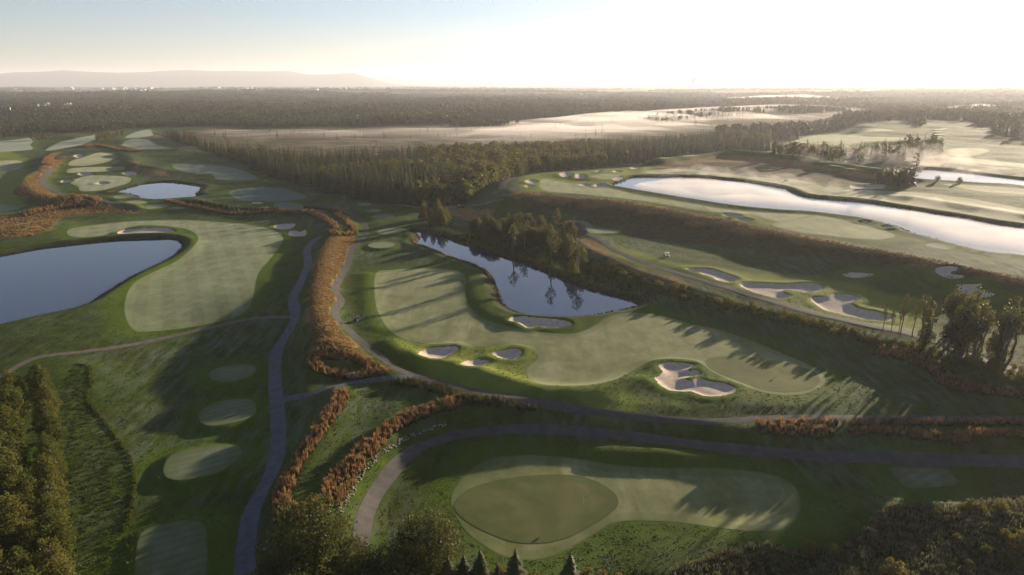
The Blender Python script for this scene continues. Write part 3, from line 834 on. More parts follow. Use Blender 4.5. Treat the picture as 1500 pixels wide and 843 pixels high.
# ---- trees near the camera, left: two long rows
row_px = {
    'outer': ([(28, 612), (22, 640), (18, 672), (28, 706), (20, 742), (34, 775), (30, 812), (44, 845), (40, 885), (56, 925), (60, 975), (-8, 700), (-14, 752), (-2, 800), (6, 850), (2, 905), (12, 960), (-30, 640), (-45, 690), (-60, 760)],
              'tall poplar of the thick outer row at the edge of the course', 'poplars of the outer row'),
    'inner': ([(66, 600), (76, 622), (72, 645), (82, 668), (77, 694), (84, 720), (78, 748), (86, 778), (82, 808), (90, 842), (88, 880), (96, 925), (98, 975)],
              'slim poplar of the narrow inner row beside the dark rough', 'poplars of the inner row'),
}
k = 0
for key, (px, lab, grp) in row_px.items():
    for p, q in zip(px, march_q(px)):
        s = random.uniform(.80, 1.05) * (1.0 if key == 'inner' else 1.1)
        plant('poplar_tree', POPLAR[k % 3], q, (s * 1.25, s * 1.25, s), lab, 'tree', grp); k += 1

def one(name, meshes, px, s, label, cat='tree', group=None, sz=None):
    return plant(name, meshes, march_q([px])[0], s if sz is None else (s, s, sz), label, cat, group)

# ---- trees along the bottom of the picture
one('broadleaf_tree', BROAD[0], (468, 862), 1.3, 'biggest round green tree standing between the rust grass tip and the lower path')
one('broadleaf_tree', BROAD[1], (440, 900), .95, 'dark green tree right below the biggest round one', 'tree')
one('broadleaf_tree', BROAD[1], (518, 885), .95, 'green tree leaning over the foot of the lower path')
one('broadleaf_tree', BROAD[2], (395, 920), .85, 'small dark tree next to the blue grey path at the picture bottom')
one('broadleaf_tree', BROAD[2], (630, 858), 1.12, 'rounded dark tree with warm lit side among the small spruces')
one('broadleaf_tree', BROAD[0], (592, 890), 1.0, 'low dark tree between the lower path end and the small spruces')
one('rowan_tree', (leafy(7, 1.6, .1, 2600, .24, 51, 16, 'cone', F_rust)), (518, 880), 1.0, 'narrow rust red tree tucked beside the biggest round green tree')
for i, (px, s, lab) in enumerate([((680, 868), .8, 'small dark spruce closest to the rounded dark tree'),
        ((704, 866), .86, 'dark spruce just left of the green, third from the lone spruce below the green'),
        ((755, 866), .88, 'lone pointed spruce below the middle of the putting green'),
        ((834, 872), .88, 'pointed dark spruce on the rough by the end of the green collar'),
        ((583, 866), .85, 'small spruce in the gap by the lower path end'),
        ((556, 880), .9, 'small spruce cut off by the picture bottom under the lower path'),
        ((657, 872), .85, 'spruce top poking up below the rounded dark tree'),
        ((612, 850), .45, 'pale green young spruce with a thin bright leader'),
        ((729, 884), .8, 'spruce top just showing between the lone spruce and its neighbours')]):
    one('spruce_tree', SPRUCE[i % 2], px, s * 1.0, lab, 'tree', None, s)
one('broadleaf_tree', MIDT[3], (214, 905), .52, 'golden treetop rising in front of the nearest tee')
one('broadleaf_tree', MIDT[3], (318, 905), .50, 'golden treetop beside the lower right corner of the nearest tee')
one('broadleaf_tree', MIDT[3], (244, 925), .42, 'smaller yellow treetop between two golden treetops by the nearest tee')
one('broadleaf_tree', MIDT[0], (105, 905), .45, 'low green treetop at the foot of the inner poplar row')
one('bush', SHRUB[0], (760, 862), .9, 'golden bush at the foot of the lone pointed spruce', 'bush')
for i, (x, y_) in enumerate([(690, 862), (722, 856), (742, 864), (782, 854), (806, 858), (860, 852), (884, 850), (700, 878), (775, 872), (815, 874), (870, 870), (668, 858), (905, 858), (850, 866), (735, 850)]):
    one('bush', SHRUB[i % 2], (x, y_), random.uniform(.6, .9), 'low autumn bush in the fringe below the small spruces', 'bush', 'autumn bushes along the picture bottom')

# ---- bushes of the rough mound, bottom right
mound = march_q(smooth([(970, 850), (1040, 818), (1110, 800), (1180, 806), (1240, 798), (1275, 765), (1302, 744), (1350, 744), (1410, 742), (1470, 735), (1540, 740), (1600, 900), (1250, 930), (950, 930)]))
for i, q in enumerate(in_poly(mound, 46)):
    plant('bush', SHRUB[(1, 2)[i % 2]], q, random.uniform(.4, .8), 'low dark bush on the scrubby mound', 'bush', 'bushes of the scrubby mound')
one('bush', SHRUB[0], (1305, 850), 1.25, 'bright yellow bush at the foot of the scrubby mound', 'bush')
one('bush', SHRUB[1], (1492, 805), 1.2, 'reddish brown bush on the crest of the scrubby mound', 'bush')

# ---- grove behind the curved pond
grove = march_q(smooth([(690, 345), (720, 336), (770, 336), (812, 345), (840, 362), (850, 384), (826, 382), (780, 364), (735, 356), (698, 353)]))
for i, q in enumerate(in_poly(grove, 46)):
    s = random.uniform(.62, .88)
    plant('broadleaf_tree', MIDT[(0, 1, 2, 0, 1, 2, 1, 0, 2, 3)[i % 10]], q, s, 'dense green and brown tree of the grove behind the curved pond', 'tree', 'trees of the grove behind the curved pond')
one('slender_tree', THIN[1], (769, 364), 1.0, 'slender pale stemmed tree in front of the grove')
one('slender_tree', THIN[0], (808, 388), 1.12, 'slender tree with golden top at the pond end of the grove')
one('slender_tree', THIN[0], (815, 345), 1.05, 'bare topped reddish tree rising highest behind the grove')
one('slender_tree', THIN[2], (752, 370), 1.0, 'slender leaning tree nearest the pond, in front of the grove middle')
one('slender_tree', THIN[1], (846, 400), 1.05, 'slender tree standing alone between the grove end and the bush strip')
one('broadleaf_tree', MIDT[3], (838, 402), .62, 'golden bushy tree at the grove corner by the dark track')
one('broadleaf_tree', MIDT[2], (852, 392), .66, 'brown bushy tree leaning toward the dark track')
grove2 = march_q(smooth([(604, 322), (625, 318), (650, 322), (656, 331), (632, 332), (608, 328)]))
for i, q in enumerate(in_poly(grove2, 9)):
    plant('birch_tree', MIDT[3], q, random.uniform(.6, 1.0), 'young golden tree of the small clump at the forest corner', 'tree', 'golden clump at the forest corner')
# ---- shrub strip along the dark track
strip = march_q(smooth([(862, 392), (900, 404), (955, 421), (1010, 436), (1065, 448), (1130, 461), (1185, 473), (1245, 490), (1300, 505)], False, 14))
L_ = np.concatenate([[0], np.cumsum(np.linalg.norm(np.diff(strip, axis=0), axis=1))])
for i in range(72):
    s_ = rng.uniform(0, L_[-1]); q = np.array([np.interp(s_, L_, strip[:, j]) for j in (0, 1)]) + rng.normal(0, 1.6, 2)
    plant('bush', SHRUB[i % 3 if i % 4 else 0], q, random.uniform(.4, .85), 'golden green bush in the strip along the dark track', 'bush', 'bushes in the strip along the dark track')
# ---- open wood at the right
wood = march_q(smooth([(1345, 492), (1390, 488), (1440, 500), (1475, 512), (1490, 528), (1450, 530), (1400, 522), (1350, 508)]))
for i, q in enumerate(in_poly(wood, 34)):
    s = random.uniform(.8, 1.15)
    plant('slender_tree', THIN[i % 3], q, (s * 1.05, s * 1.05, s), 'slender trunked tree of the open wood beside the dark track', 'tree', 'slender trees of the open wood')
for px, s, lab in [((1293, 486), .62, 'nearly bare thin tree farthest out by the big bunker'), ((1305, 488), .55, 'second thin tree counted from the big bunker'),
                   ((1316, 489), .66, 'third thin tree counted from the big bunker'), ((1319, 492), .95, 'tall thin tree with feathery top beside the big bunker'), ((1336, 494), .85, 'feathery thin tree touching the open wood')]:
    one('slender_tree', THIN[0], px, s * .55, lab, 'tree', None, s)
for px, m, s, lab in [((1415, 522), 2, .75, 'broad hazy brown tree in the middle of the open wood'), ((1458, 525), 3, .8, 'golden full tree at the far end of the open wood'), ((1352, 512), 1, .55, 'dark low tree where the thin trees meet the wood'),
                      ((1388, 520), 2, .7, 'dark brown tree below the slender trunks')]:
    one('broadleaf_tree', MIDT[m], px, s, lab)
scrubp = march_q(smooth([(1325, 510), (1380, 518), (1440, 530), (1500, 545), (1560, 575), (1540, 600), (1470, 572), (1400, 548), (1340, 528)]))
for i, q in enumerate(in_poly(scrubp, 54)):
    plant('bush', SHRUB[i % 3], q, random.uniform(.45, .95), 'warm lit bush under the open wood', 'bush', 'bushes under the open wood')
# ---- clump and lone pine on the far bank of the big lake
clump = march_q(smooth([(1280, 268), (1300, 266), (1330, 267), (1341, 271), (1320, 274), (1290, 273)]))
for i, q in enumerate(in_poly(clump, 30)):
    s = random.uniform(.62, .86)
    plant('fir_tree', FIR[i % 2] if i % 3 else FBRD[2], q, (s * 1.25, s * 1.25, s), 'dark tree of the tight clump beside the lone tall pine', 'tree', 'tight clump on the far bank')
one('pine_tree', PINE, (1337, 273), 1.0, 'lone tall pine with layered top on the far bank of the big lake')
for px in [(1373, 266), (1405, 268)]:
    one('bush', SHRUB[1], px, 1.3, 'low round bush on the bank of the bright far pond', 'bush', 'round bushes by the bright far pond')
mistw = march_q(smooth([(1135, 222), (1180, 222), (1240, 226), (1300, 222), (1340, 212), (1372, 216), (1378, 228), (1350, 236), (1290, 240), (1230, 238), (1180, 232), (1135, 228)]))
for i, q in enumerate(in_poly(mistw, 130)):
    s = random.uniform(.65, 1.0)
    plant('copse_tree', (FIR + FBRD)[i % 6], q, (s * 1.2, s * 1.2, s), 'grey tree of the long copse wrapped in rising mist', 'tree', 'trees of the misty copse')
for x, y_ in [(57, 207), (62, 206), (68, 206), (74, 205), (50, 208), (148, 206), (153, 205), (160, 204), (167, 204), (173, 202), (144, 209), (180, 201), (157, 208)]:
    one('broadleaf_tree', FBRD[0], (x, y_), random.uniform(.7, .95), 'dark round tree of the spurs reaching onto the far fairways', 'tree', 'tree spurs on the far fairways')

# ---- forest: nearest trees are single objects, the rest one mass
def jitter_grid(lo, hi, s):
    gx, gy = np.meshgrid(np.arange(lo[0], hi[0], s), np.arange(lo[1], hi[1], s))
    p = np.stack([gx.ravel(), gy.ravel()], 1)
    return p + rng.uniform(-.45, .45, p.shape) * s
P = jitter_grid(BELT.min(0), BELT.max(0), 5.0)
d = seg_dist(BELT, P[:, 0], P[:, 1], True)
P = P[d < -1.5]
blim = vnoise(P[:, 0], P[:, 1], 45, 33)
pxx = 750 + P[:, 0] / (P[:, 1] * CP + CAMH * SP) * F
isb = (blim * .5 + ss(480, 760, pxx) * 1.0 * (1 - ss(820, 950, pxx)) - .45 + rng.uniform(-.35, .35, len(P))) > .12
far_poly_px = [(-900, 214), (0, 203), (60, 196), (150, 196), (190, 190), (225, 187), (300, 184.5), (420, 188), (600, 184), (760, 177), (900, 167), (1050, 156), (1180, 153.5), (1262, 158), (1290, 166), (1232, 177), (1120, 187), (1040, 194),
               (1133, 206), (1150, 212), (1200, 196), (1320, 186), (1345, 198), (1375, 184), (1420, 186), (1450, 212), (1500, 224), (1700, 240), (2500, 240), (2500, 129), (-1100, 129)]
FARP = gp(far_poly_px, 0)
Fp, Fs = [], []
yy = 650.0
while yy < 8800:
    s = 8.5 * max(1, yy / 1100)
    x = np.arange(-1.15 * yy, 1.15 * yy, s)
    q = np.stack([x, np.full(len(x), yy)], 1) + rng.uniform(-.48, .48, (len(x), 2)) * s
    Fp.append(q); Fs.append(np.full(len(x), s)); yy += s * .95
Fp, Fs = np.vstack(Fp), np.concatenate(Fs)
dF = seg_dist(FARP, Fp[:, 0], Fp[:, 1], True)
ed = vnoise(Fp[:, 0], Fp[:, 1], 60, 35) * 22
m = (dF < -3 + np.minimum(ed, 0))
# far clearings: fields and mist lakes
cl = vnoise(Fp[:, 0] * .35, Fp[:, 1], 700, 36) + .5 * vnoise(Fp[:, 0] * .4, Fp[:, 1], 260, 37)
m &= ~((cl > .72) & (Fp[:, 1] > 2300))
m &= ~((Fp[:, 1] + vnoise(Fp[:, 0], Fp[:, 1], 900, 15) * 900 > 5000) & (vnoise(Fp[:, 0] * .3, Fp[:, 1], 420, 39) < .15))
Fp, Fs = Fp[m], Fs[m]
bg_ = in_poly(BOG, 900); bg_ = bg_[(vnoise(bg_[:, 0], bg_[:, 1], 80, 38) > -.1)]
isl = [gp([(930, 176), (985, 168), (1060, 163), (1125, 165), (1110, 170), (1040, 174), (975, 180)], 0), gp([(640, 186), (700, 182), (760, 183), (700, 188)], 0), gp([(1120, 162), (1190, 160), (1250, 164), (1170, 168)], 0)]
Ip = np.vstack([in_poly(q_, n_) for q_, n_ in zip(isl, (520, 130, 320))])
Fp = np.vstack([Fp, Ip]); Fs = np.concatenate([Fs, np.full(len(Ip), 8.5)])
print('forest', len(P), len(Fp), len(bg_))
order = np.argsort(P[:, 1] + .25 * np.abs(P[:, 0]))
edge_con = [i for i in order if not isb[i]][:290]
edge_brd = [i for i in order if isb[i]][:290]
for c, i in enumerate(edge_con):
    s = rng.uniform(.65, 1.3)
    plant('fir_tree', FIR[c % 3], P[i], (s, s, s), 'dark narrow conifer on the near side of the long forest belt', 'tree', 'conifers of the forest belt')
for c, i in enumerate(edge_brd):
    s = rng.uniform(.8, 1.2)
    plant('woodland_tree', FBRD[c % 3], P[i], (s, s, s), 'rounded autumn tree on the near side of the long forest belt', 'tree', 'autumn trees of the forest belt')
rest = np.setdiff1d(np.arange(len(P)), edge_con + edge_brd)

def simple_fir(h, r, seed, k=7, rings=5):
    me, _ = conifer(h, r, rings, k, seed, F_far, base=.1); return me
def simple_round(seed):
    me, _ = leafy(13, 3.6, .08, 130, 2.3, seed, 8, 'round', F_far); return me
def mass(name, pts, kinds, scales, protos, **props):
    """one object: its own mesh holds the tree shapes and the places, nodes put a shape at every place"""
    Vs, Ts, pid, o = [], [], [], 0
    mats = []
    mi = []
    for kx, me_ in enumerate(protos, 1):
        v = np.empty(len(me_.vertices) * 3, np.float32); me_.vertices.foreach_get('co', v); v = v.reshape(-1, 3)
        me_.calc_loop_triangles(); tt = np.empty(len(me_.loop_triangles) * 3, np.int32); me_.loop_triangles.foreach_get('vertices', tt); tt = tt.reshape(-1, 3)
        Vs.append(v); Ts.append(tt + o); pid += [kx] * len(v); o += len(v)
        mt = me_.materials[0]
        if mt not in mats: mats.append(mt)
        mi += [mats.index(mt)] * len(tt)
    zz = Hq(pts[:, 0], pts[:, 1])
    Vs.append(np.column_stack([pts, zz - .3])); pid += [0] * len(pts)
    me = mesh_from(name, np.vstack(Vs), tris=np.vstack(Ts), mats=mats)
    me.polygons.foreach_set('material_index', np.array(mi, np.int32))
    n0 = o; N = o + len(pts)
    def att(nm, ty, arr, key='value'):
        a = me.attributes.new(nm, ty, 'POINT'); a.data.foreach_set(key, arr.ravel())
    att('shape', 'INT', np.array(pid, np.int32))
    kk = np.zeros(N, np.int32); kk[n0:] = kinds; att('pick', 'INT', kk)
    ro = np.zeros((N, 3), np.float32); ro[n0:, 2] = rng.uniform(0, 6.28, len(pts)); att('turn', 'FLOAT_VECTOR', ro, 'vector')
    sc = np.ones((N, 3), np.float32); sc[n0:] = scales; att('size', 'FLOAT_VECTOR', sc, 'vector')
    ng = bpy.data.node_groups.new(name, 'GeometryNodeTree')
    ng.interface.new_socket('Geometry', in_out='INPUT', socket_type='NodeSocketGeometry'); ng.interface.new_socket('Geometry', in_out='OUTPUT', socket_type='NodeSocketGeometry')
    N_ = ng.nodes; Lk = ng.links
    gi, go, jn = N_.new('NodeGroupInput'), N_.new('NodeGroupOutput'), N_.new('GeometryNodeJoinGeometry')
    def na(nm, ty):
        x = N_.new('GeometryNodeInputNamedAttribute'); x.data_type = ty; x.inputs[0].default_value = nm; return x.outputs[0]
    def eq(sock, v):
        x = N_.new('FunctionNodeCompare'); x.data_type = 'INT'; x.operation = 'EQUAL'; Lk.new(sock, x.inputs[2]); x.inputs[3].default_value = v; return x.outputs[0]
    def sep(geo, sel):
        x = N_.new('GeometryNodeSeparateGeometry'); x.domain = 'POINT'; Lk.new(geo, x.inputs[0]); Lk.new(sel, x.inputs[1]); return x.outputs[0]
    shape_, pick_ = na('shape', 'INT'), na('pick', 'INT')
    pts_g = sep(gi.outputs[0], eq(shape_, 0))
    turn, size = na('turn', 'FLOAT_VECTOR'), na('size', 'FLOAT_VECTOR')
    er = N_.new('FunctionNodeEulerToRotation'); Lk.new(turn, er.inputs[0])
    for kx in range(1, len(protos) + 1):
        ip = N_.new('GeometryNodeInstanceOnPoints')
        Lk.new(sep(pts_g, eq(pick_, kx)), ip.inputs['Points']); Lk.new(sep(gi.outputs[0], eq(shape_, kx)), ip.inputs['Instance'])
        Lk.new(er.outputs[0], ip.inputs['Rotation']); Lk.new(size, ip.inputs['Scale']); Lk.new(ip.outputs[0], jn.inputs[0])
    Lk.new(jn.outputs[0], go.inputs[0])
    ob = link(name, me, **props); md = ob.modifiers.new('places', 'NODES'); md.node_group = ng
    return ob
protos = [simple_fir(16, 2.6, 61, 9, 9), simple_fir(15, 2.3, 62, 8, 8), simple_round(63), simple_round(64), FBRD[0][0], FBRD[1][0], FIR[0][0], FIR[2][0]]
k1 = np.where(isb[rest], rng.integers(5, 7, len(rest)), rng.choice([1, 2, 7, 8], len(rest)))
s1 = rng.uniform(.55, 1.15, len(rest)); s1 = np.stack([s1, s1, s1], 1)
fb = (vnoise(Fp[:, 0], Fp[:, 1], 260, 40) + rng.uniform(-.6, .6, len(Fp))) > .05
k2 = np.where(fb, rng.integers(3, 5, len(Fp)), rng.integers(1, 3, len(Fp)))
w2 = np.clip(Fs / 8.5, 1, 9) ** .95; h2 = np.clip(w2, 1, 1.5) * (1 + .4 * vnoise(Fp[:, 0], Fp[:, 1], 170, 44))
rs = rng.uniform(.7, 1.15, len(Fp)); s2 = np.stack([w2 * rs * 1.15, w2 * rs * 1.15, h2 * rs * .82], 1)
k3 = rng.integers(1, 3, len(bg_)); r3 = rng.uniform(.22, .6, len(bg_)) * (1 + .6 * (rng.random(len(bg_)) < .15)); s3 = np.stack([r3, r3, r3], 1)
mass('forest', np.vstack([P[rest], Fp, bg_]), np.concatenate([k1, k2, k3]), np.vstack([s1, s2, s3]), protos, kind='stuff', label='dark forest stretching away to the horizon', group='forest')

# ------------------------------------------------------------------ tall grasses and scrub
def tufts(name, C, h, spread, blades, width, mat, kind='stuff', plume_w=1.0, gap=.25, **props):
    C = clear(C, gap); n = len(C)
    z = Hq(C[:, 0], C[:, 1])
    width = width if np.isscalar(width) else width
    a = rng.uniform(0, 2 * math.pi, (n, blades)); lean = rng.uniform(.1, 1.0, (n, blades)) * spread
    hh = (h * rng.uniform(.65, 1.25, n))[:, None] * rng.uniform(.7, 1.1, (n, blades))
    bx = C[:, :1] + np.cos(a) * .12 * spread * 3; by = C[:, 1:2] + np.sin(a) * .12 * spread * 3
    tx, ty = bx + np.cos(a) * lean, by + np.sin(a) * lean
    wa = rng.uniform(0, 2 * math.pi, (n, blades)); wx, wy = np.cos(wa) * width, np.sin(wa) * width
    zb = np.repeat(z[:, None], blades, 1)
    P0 = np.stack([bx - wx * .4, by - wy * .4, zb - .1], -1); P1 = np.stack([bx + wx * .4, by + wy * .4, zb - .1], -1)
    mx_, my_ = bx * .45 + tx * .55, by * .45 + ty * .55
    P2 = np.stack([mx_ + wx * plume_w, my_ + wy * plume_w, zb + hh * .68], -1); P3 = np.stack([mx_ - wx * plume_w, my_ - wy * plume_w, zb + hh * .68], -1)
    P4 = np.stack([tx, ty, zb + hh], -1)
    V = np.stack([P0, P1, P2, P3, P4], 2).reshape(-1, 3)
    i = np.arange(n * blades)[:, None] * 5
    me = mesh_from(name, V, quads=i + np.array([[0, 1, 2, 3]]), tris=i + np.array([[3, 2, 4]]), mats=[mat])
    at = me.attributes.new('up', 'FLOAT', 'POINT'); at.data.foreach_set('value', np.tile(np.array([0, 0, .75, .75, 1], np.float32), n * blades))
    return link(name, me, kind=kind, **props)

def along(px, width, density, wob=.25):
    line = march_q(smooth(px, False, 8))
    L2 = np.concatenate([[0], np.cumsum(np.linalg.norm(np.diff(line, axis=0), axis=1))])
    n = int(L2[-1] * width * density)
    s_ = rng.uniform(0, L2[-1], n)
    C = np.stack([np.interp(s_, L2, line[:, j]) for j in (0, 1)], 1)
    dd = np.gradient(line, axis=0); dd /= np.linalg.norm(dd, axis=1)[:, None]
    N = np.stack([np.interp(s_, L2, -dd[:, 1]), np.interp(s_, L2, dd[:, 0])], 1)
    wv = width / 2 * (1 + wob * vnoise(s_, s_ * 0, 5, 77))
    return C + N * (rng.uniform(-1, 1, n) * wv)[:, None]
bands = [
    ([(549, 551), (525, 553), (495, 550), (471, 544), (459, 534), (463, 525), (480, 521), (510, 523), (532, 531), (552, 543), (568, 550)], 3.4, 'rust coloured tall grass looping round the small lawn by the golf cart'),
    ([(561, 557), (590, 561), (640, 572), (662, 578), (680, 586), (720, 590), (786, 597)], 3.2, 'rust coloured tall grass running along the dark upper path'),
    ([(499, 573), (497, 590), (481, 615), (456, 650), (431, 690), (416, 722), (414, 748), (432, 763), (456, 752)], 3.6, 'rust coloured tall grass bending beside the blue grey path'),
    ([(452, 752), (482, 735), (495, 712), (522, 676), (550, 647), (588, 618), (628, 602), (672, 589)], 4.4, 'rust coloured tall grass sweeping down above the stone line'),
    ([(1108, 624), (1200, 622), (1300, 622), (1400, 622), (1560, 622)], 2.2, 'rust coloured grass edging the upper path at the right'),
    ([(1115, 630), (1160, 634), (1220, 637)], 2.6, 'short rust grass patch below the upper path'),
    ([(1245, 635), (1300, 633), (1350, 640), (1400, 645), (1440, 638), (1560, 640)], 2.8, 'ragged rust grass patches on the slope below the right end of the upper path'),
    ([(1278, 516), (1330, 524), (1368, 542), (1390, 562), (1430, 572), (1560, 585)], 3.6, 'brown red grass strip curving under the open wood'),
    ([(33, 317), (67, 309), (93, 304), (137, 300), (143, 294), (133, 291), (107, 289), (115, 293), (95, 299)], 5.0, 'rust grass hairpin on the far left hillock'),
    ([(67, 242), (75, 231), (87, 225)], 6.0, 'rust grass strip climbing to the farthest left fairway'),
    ([(121, 216), (145, 213.5), (175, 220), (208, 222.5)], 6.0, 'thin far line of rust grass between two far fairways'),
    ([(243, 295), (300, 308), (345, 315), (400, 311), (450, 313), (468, 319), (484, 327), (491, 335), (487, 342), (502, 346), (519, 343), (516, 334), (506, 324), (494, 315), (503, 313)], 3.2, 'rust grass ribbon with a hooked end below the far pond'),
    ([(268, 294), (310, 301), (350, 308), (400, 309), (455, 305), (492, 312)], 2.0, 'dark second ribbon of grass running beside the hooked rust ribbon'),
]
for px, wd, lab in bands:
    far_ = march_q([px[len(px) // 2]])[0][1]
    dens = 2.6 if far_ < 260 else 1.3
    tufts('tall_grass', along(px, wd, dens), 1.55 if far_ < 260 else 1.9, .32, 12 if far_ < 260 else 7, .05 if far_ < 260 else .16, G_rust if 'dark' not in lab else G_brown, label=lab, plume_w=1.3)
def area_tufts(name, polys, dens, h, spread, blades, width, mat, lab, cap=26000):
    C = []
    for p in polys:
        a = abs(np.sum(p[:, 0] * np.roll(p[:, 1], -1) - np.roll(p[:, 0], -1) * p[:, 1])) / 2
        C.append(in_poly(p, min(cap, int(a * dens))))
    C = np.vstack(C)
    tufts(name, C, h, spread, blades, width, mat, label=lab)
gz = ZPOLY['gold']
area_tufts('fescue_grass', [gz[0]], 3.0, .55, .3, 5, .07, G_gold, 'golden fescue covering the long ridge between the two paths')
area_tufts('fescue_grass', [gz[1], gz[2]], .55, .8, .4, 5, .16, G_gold, 'golden fescue on the far left hillocks')
area_tufts('fescue_grass', [gz[4]], .6, .38, .4, 5, .12, G_gold, 'golden brown fescue along the crest of the high bank')
area_tufts('heather', [ZPOLY['slope'][0]], .28, .22, .5, 5, .12, G_brown, 'brown heather covering the shaded high bank')
scr = march_q(smooth([(100, 545), (130, 535), (138, 560), (130, 590), (150, 620), (175, 650), (193, 685), (195, 720), (186, 765), (170, 810), (150, 860), (150, 930), (100, 930), (96, 820), (92, 700), (84, 600)]))
area_tufts('scrub', [scr], 1.1, .30, .5, 6, .08, G_scrub, 'dark wild scrub between the poplar rows and the tees')
tufts('scrub_edge', along([(110, 534), (130, 538), (133, 560), (130, 585), (148, 612), (170, 640), (190, 672), (197, 705), (194, 740), (183, 778)], .7, 9), .45, .2, 7, .06, G_green, label='bright green fringe along the edge of the wild scrub')
area_tufts('scrub', [mound], 2.6, 1.05, .6, 8, .08, G_silver, 'silvery scrub covering the rough mound')
area_tufts('scrub', [march_q(smooth([(560, 850), (640, 830), (700, 845), (760, 850), (860, 850), (960, 840), (960, 940), (380, 940), (400, 850), (470, 820)]))], 1.8, .8, .5, 6, .09, G_scrub, 'dark undergrowth under the trees at the picture bottom')
area_tufts('scrub', [march_q(smooth([(862, 378), (960, 412), (1065, 441), (1185, 465), (1300, 495), (1400, 530), (1400, 548), (1290, 512), (1180, 482), (1060, 456), (950, 428), (860, 402)]))], 1.3, .7, .5, 6, .09, G_green, 'sunlit wild grass filling the strip along the dark track')
area_tufts('scrub', [march_q(smooth([(690, 335), (850, 372), (870, 400), (960, 432), (940, 445), (860, 420), (760, 382), (680, 356), (620, 338), (600, 330)]))], .9, .7, .4, 5, .10, G_scrub, 'rough grass bank behind the curved pond')
# uneven blades and clumps of the rough itself, thinner with distance
rb = MB('rough_blades', .8)
rc = rb.mix(rb.ramp(rb.noise(.12, 4, .7), [(.35, 0.0), (.65, 1.0)]), (.040, .058, .008), (.075, .098, .016))
rc = rb.mix(rb.ramp(rb.noise(.9, 3, .7), [(.45, 0.0), (.7, .7)]), rc, (.085, .092, .022))
rb.color(rc)
vis = (Y < 235) & (Y > 60) & (np.abs(X) < .86 * (Y + 30)) & (wet < .1) & (ATTR['gold'] < .3)
cand = np.nonzero(vis)[0]; cand = cand[rng.random(len(cand)) < .36 * (.75 + .25 * vnoise(X[cand], Y[cand], 7, 90))]
Cc = np.stack([X[cand], Y[cand]], 1) + rng.uniform(-.5, .5, (len(cand), 2)) * cell[cand][:, None]
keep_ = np.ones(len(Cc), bool)
tufts('rough_grass', Cc, .075, .6, 5, .13, rb.m, gap=.5, label='uneven rough grass between the fairways and paths')
# reeds at the waterline of the curved pond
def shore(poly, lo_, hi_, dens, h, mat, lab, w_=.08, inset=0.0):
    pts = poly[lo_:hi_]
    L2 = np.concatenate([[0], np.cumsum(np.linalg.norm(np.diff(pts, axis=0), axis=1))])
    n = int(L2[-1] * dens); s_ = rng.uniform(0, L2[-1], n)
    C = np.stack([np.interp(s_, L2, pts[:, j]) for j in (0, 1)], 1) + rng.normal(0, .45, (n, 2))
    tufts('reeds', C, h, .3, 6, w_, mat, label=lab)
pp = WPOLY[2][1]
shore(pp, 0, len(pp), 3.0, .7, G_brown, 'low dark reeds round the curved pond')
shore(pp, len(pp) * 24 // 33, len(pp) * 31 // 33, 7.0, 1.1, G_gold, 'pale golden reeds on the inner bank of the curved pond')
shore(WPOLY[0][1], 0, len(WPOLY[0][1]), 1.8, .5, G_brown, 'low dark reeds round the large left pond')
shore(WPOLY[3][1], 0, len(WPOLY[3][1]), 1.0, .8, G_brown, 'dark grassy edge of the long bright lake', .14)
shore(WPOLY[1][1], 0, len(WPOLY[1][1]), .9, 1.0, G_brown, 'dark reeds round the small far pond', .16)

# ------------------------------------------------------------------ carts, people, furniture
def plain(name, col, rough=.5, metal=0.0):
    t = MB(name, rough); t.b.inputs['Specular IOR Level'].default_value = .5
    t.color(t.mix(t.ramp(t.noise(9, 3), [(.3, 0.0), (.7, .25)]), col, tuple(c * .7 for c in col))); t.b.inputs['Metallic'].default_value = metal
    return t.m
C_body, C_white, C_tyre, C_seat, C_metal = plain('cart_paint', (.02, .022, .03), .75), plain('white_plastic', (.55, .55, .53), .5), plain('tyre', (.02, .02, .02), .9), plain('beige_vinyl', (.12, .10, .08), .7), plain('grey_metal', (.35, .35, .36), .35, .8)
def bmesh_obj(name, fn, mat, bevel=.03):
    bm = bmesh.new(); fn(bm)
    if bevel: bmesh.ops.bevel(bm, geom=bm.edges[:], offset=bevel, segments=2, affect='EDGES', clamp_overlap=True)
    me = bpy.data.meshes.new(name); bm.to_mesh(me); bm.free(); me.materials.append(mat); return me
def box(bm, c, s, taper=1.0, rot=None):
    r_ = bmesh.ops.create_cube(bm, size=1.0)
    for v in r_['verts']:
        k_ = taper if v.co.z > 0 else 1.0
        p = Vector((v.co.x * s[0] * k_, v.co.y * s[1] * k_, v.co.z * s[2]))
        if rot: p = Euler(rot).to_matrix() @ p
        v.co = p + Vector(c)
def extr(bm, prof, w):
    a = [bm.verts.new((x, -w / 2, z)) for x, z in prof]; b = [bm.verts.new((x, w / 2, z)) for x, z in prof]
    bm.faces.new(a[::-1]); bm.faces.new(b)
    for i in range(len(prof)):
        j = (i + 1) % len(prof); bm.faces.new((a[i], a[j], b[j], b[i]))
def wheel(bm):
    bmesh.ops.create_cone(bm, cap_ends=True, segments=18, radius1=.23, radius2=.23, depth=.2, matrix=Matrix.Rotation(math.pi / 2, 4, 'X'))
def hubf(bm):
    bmesh.ops.create_cone(bm, cap_ends=True, segments=12, radius1=.12, radius2=.12, depth=.215, matrix=Matrix.Rotation(math.pi / 2, 4, 'X'))
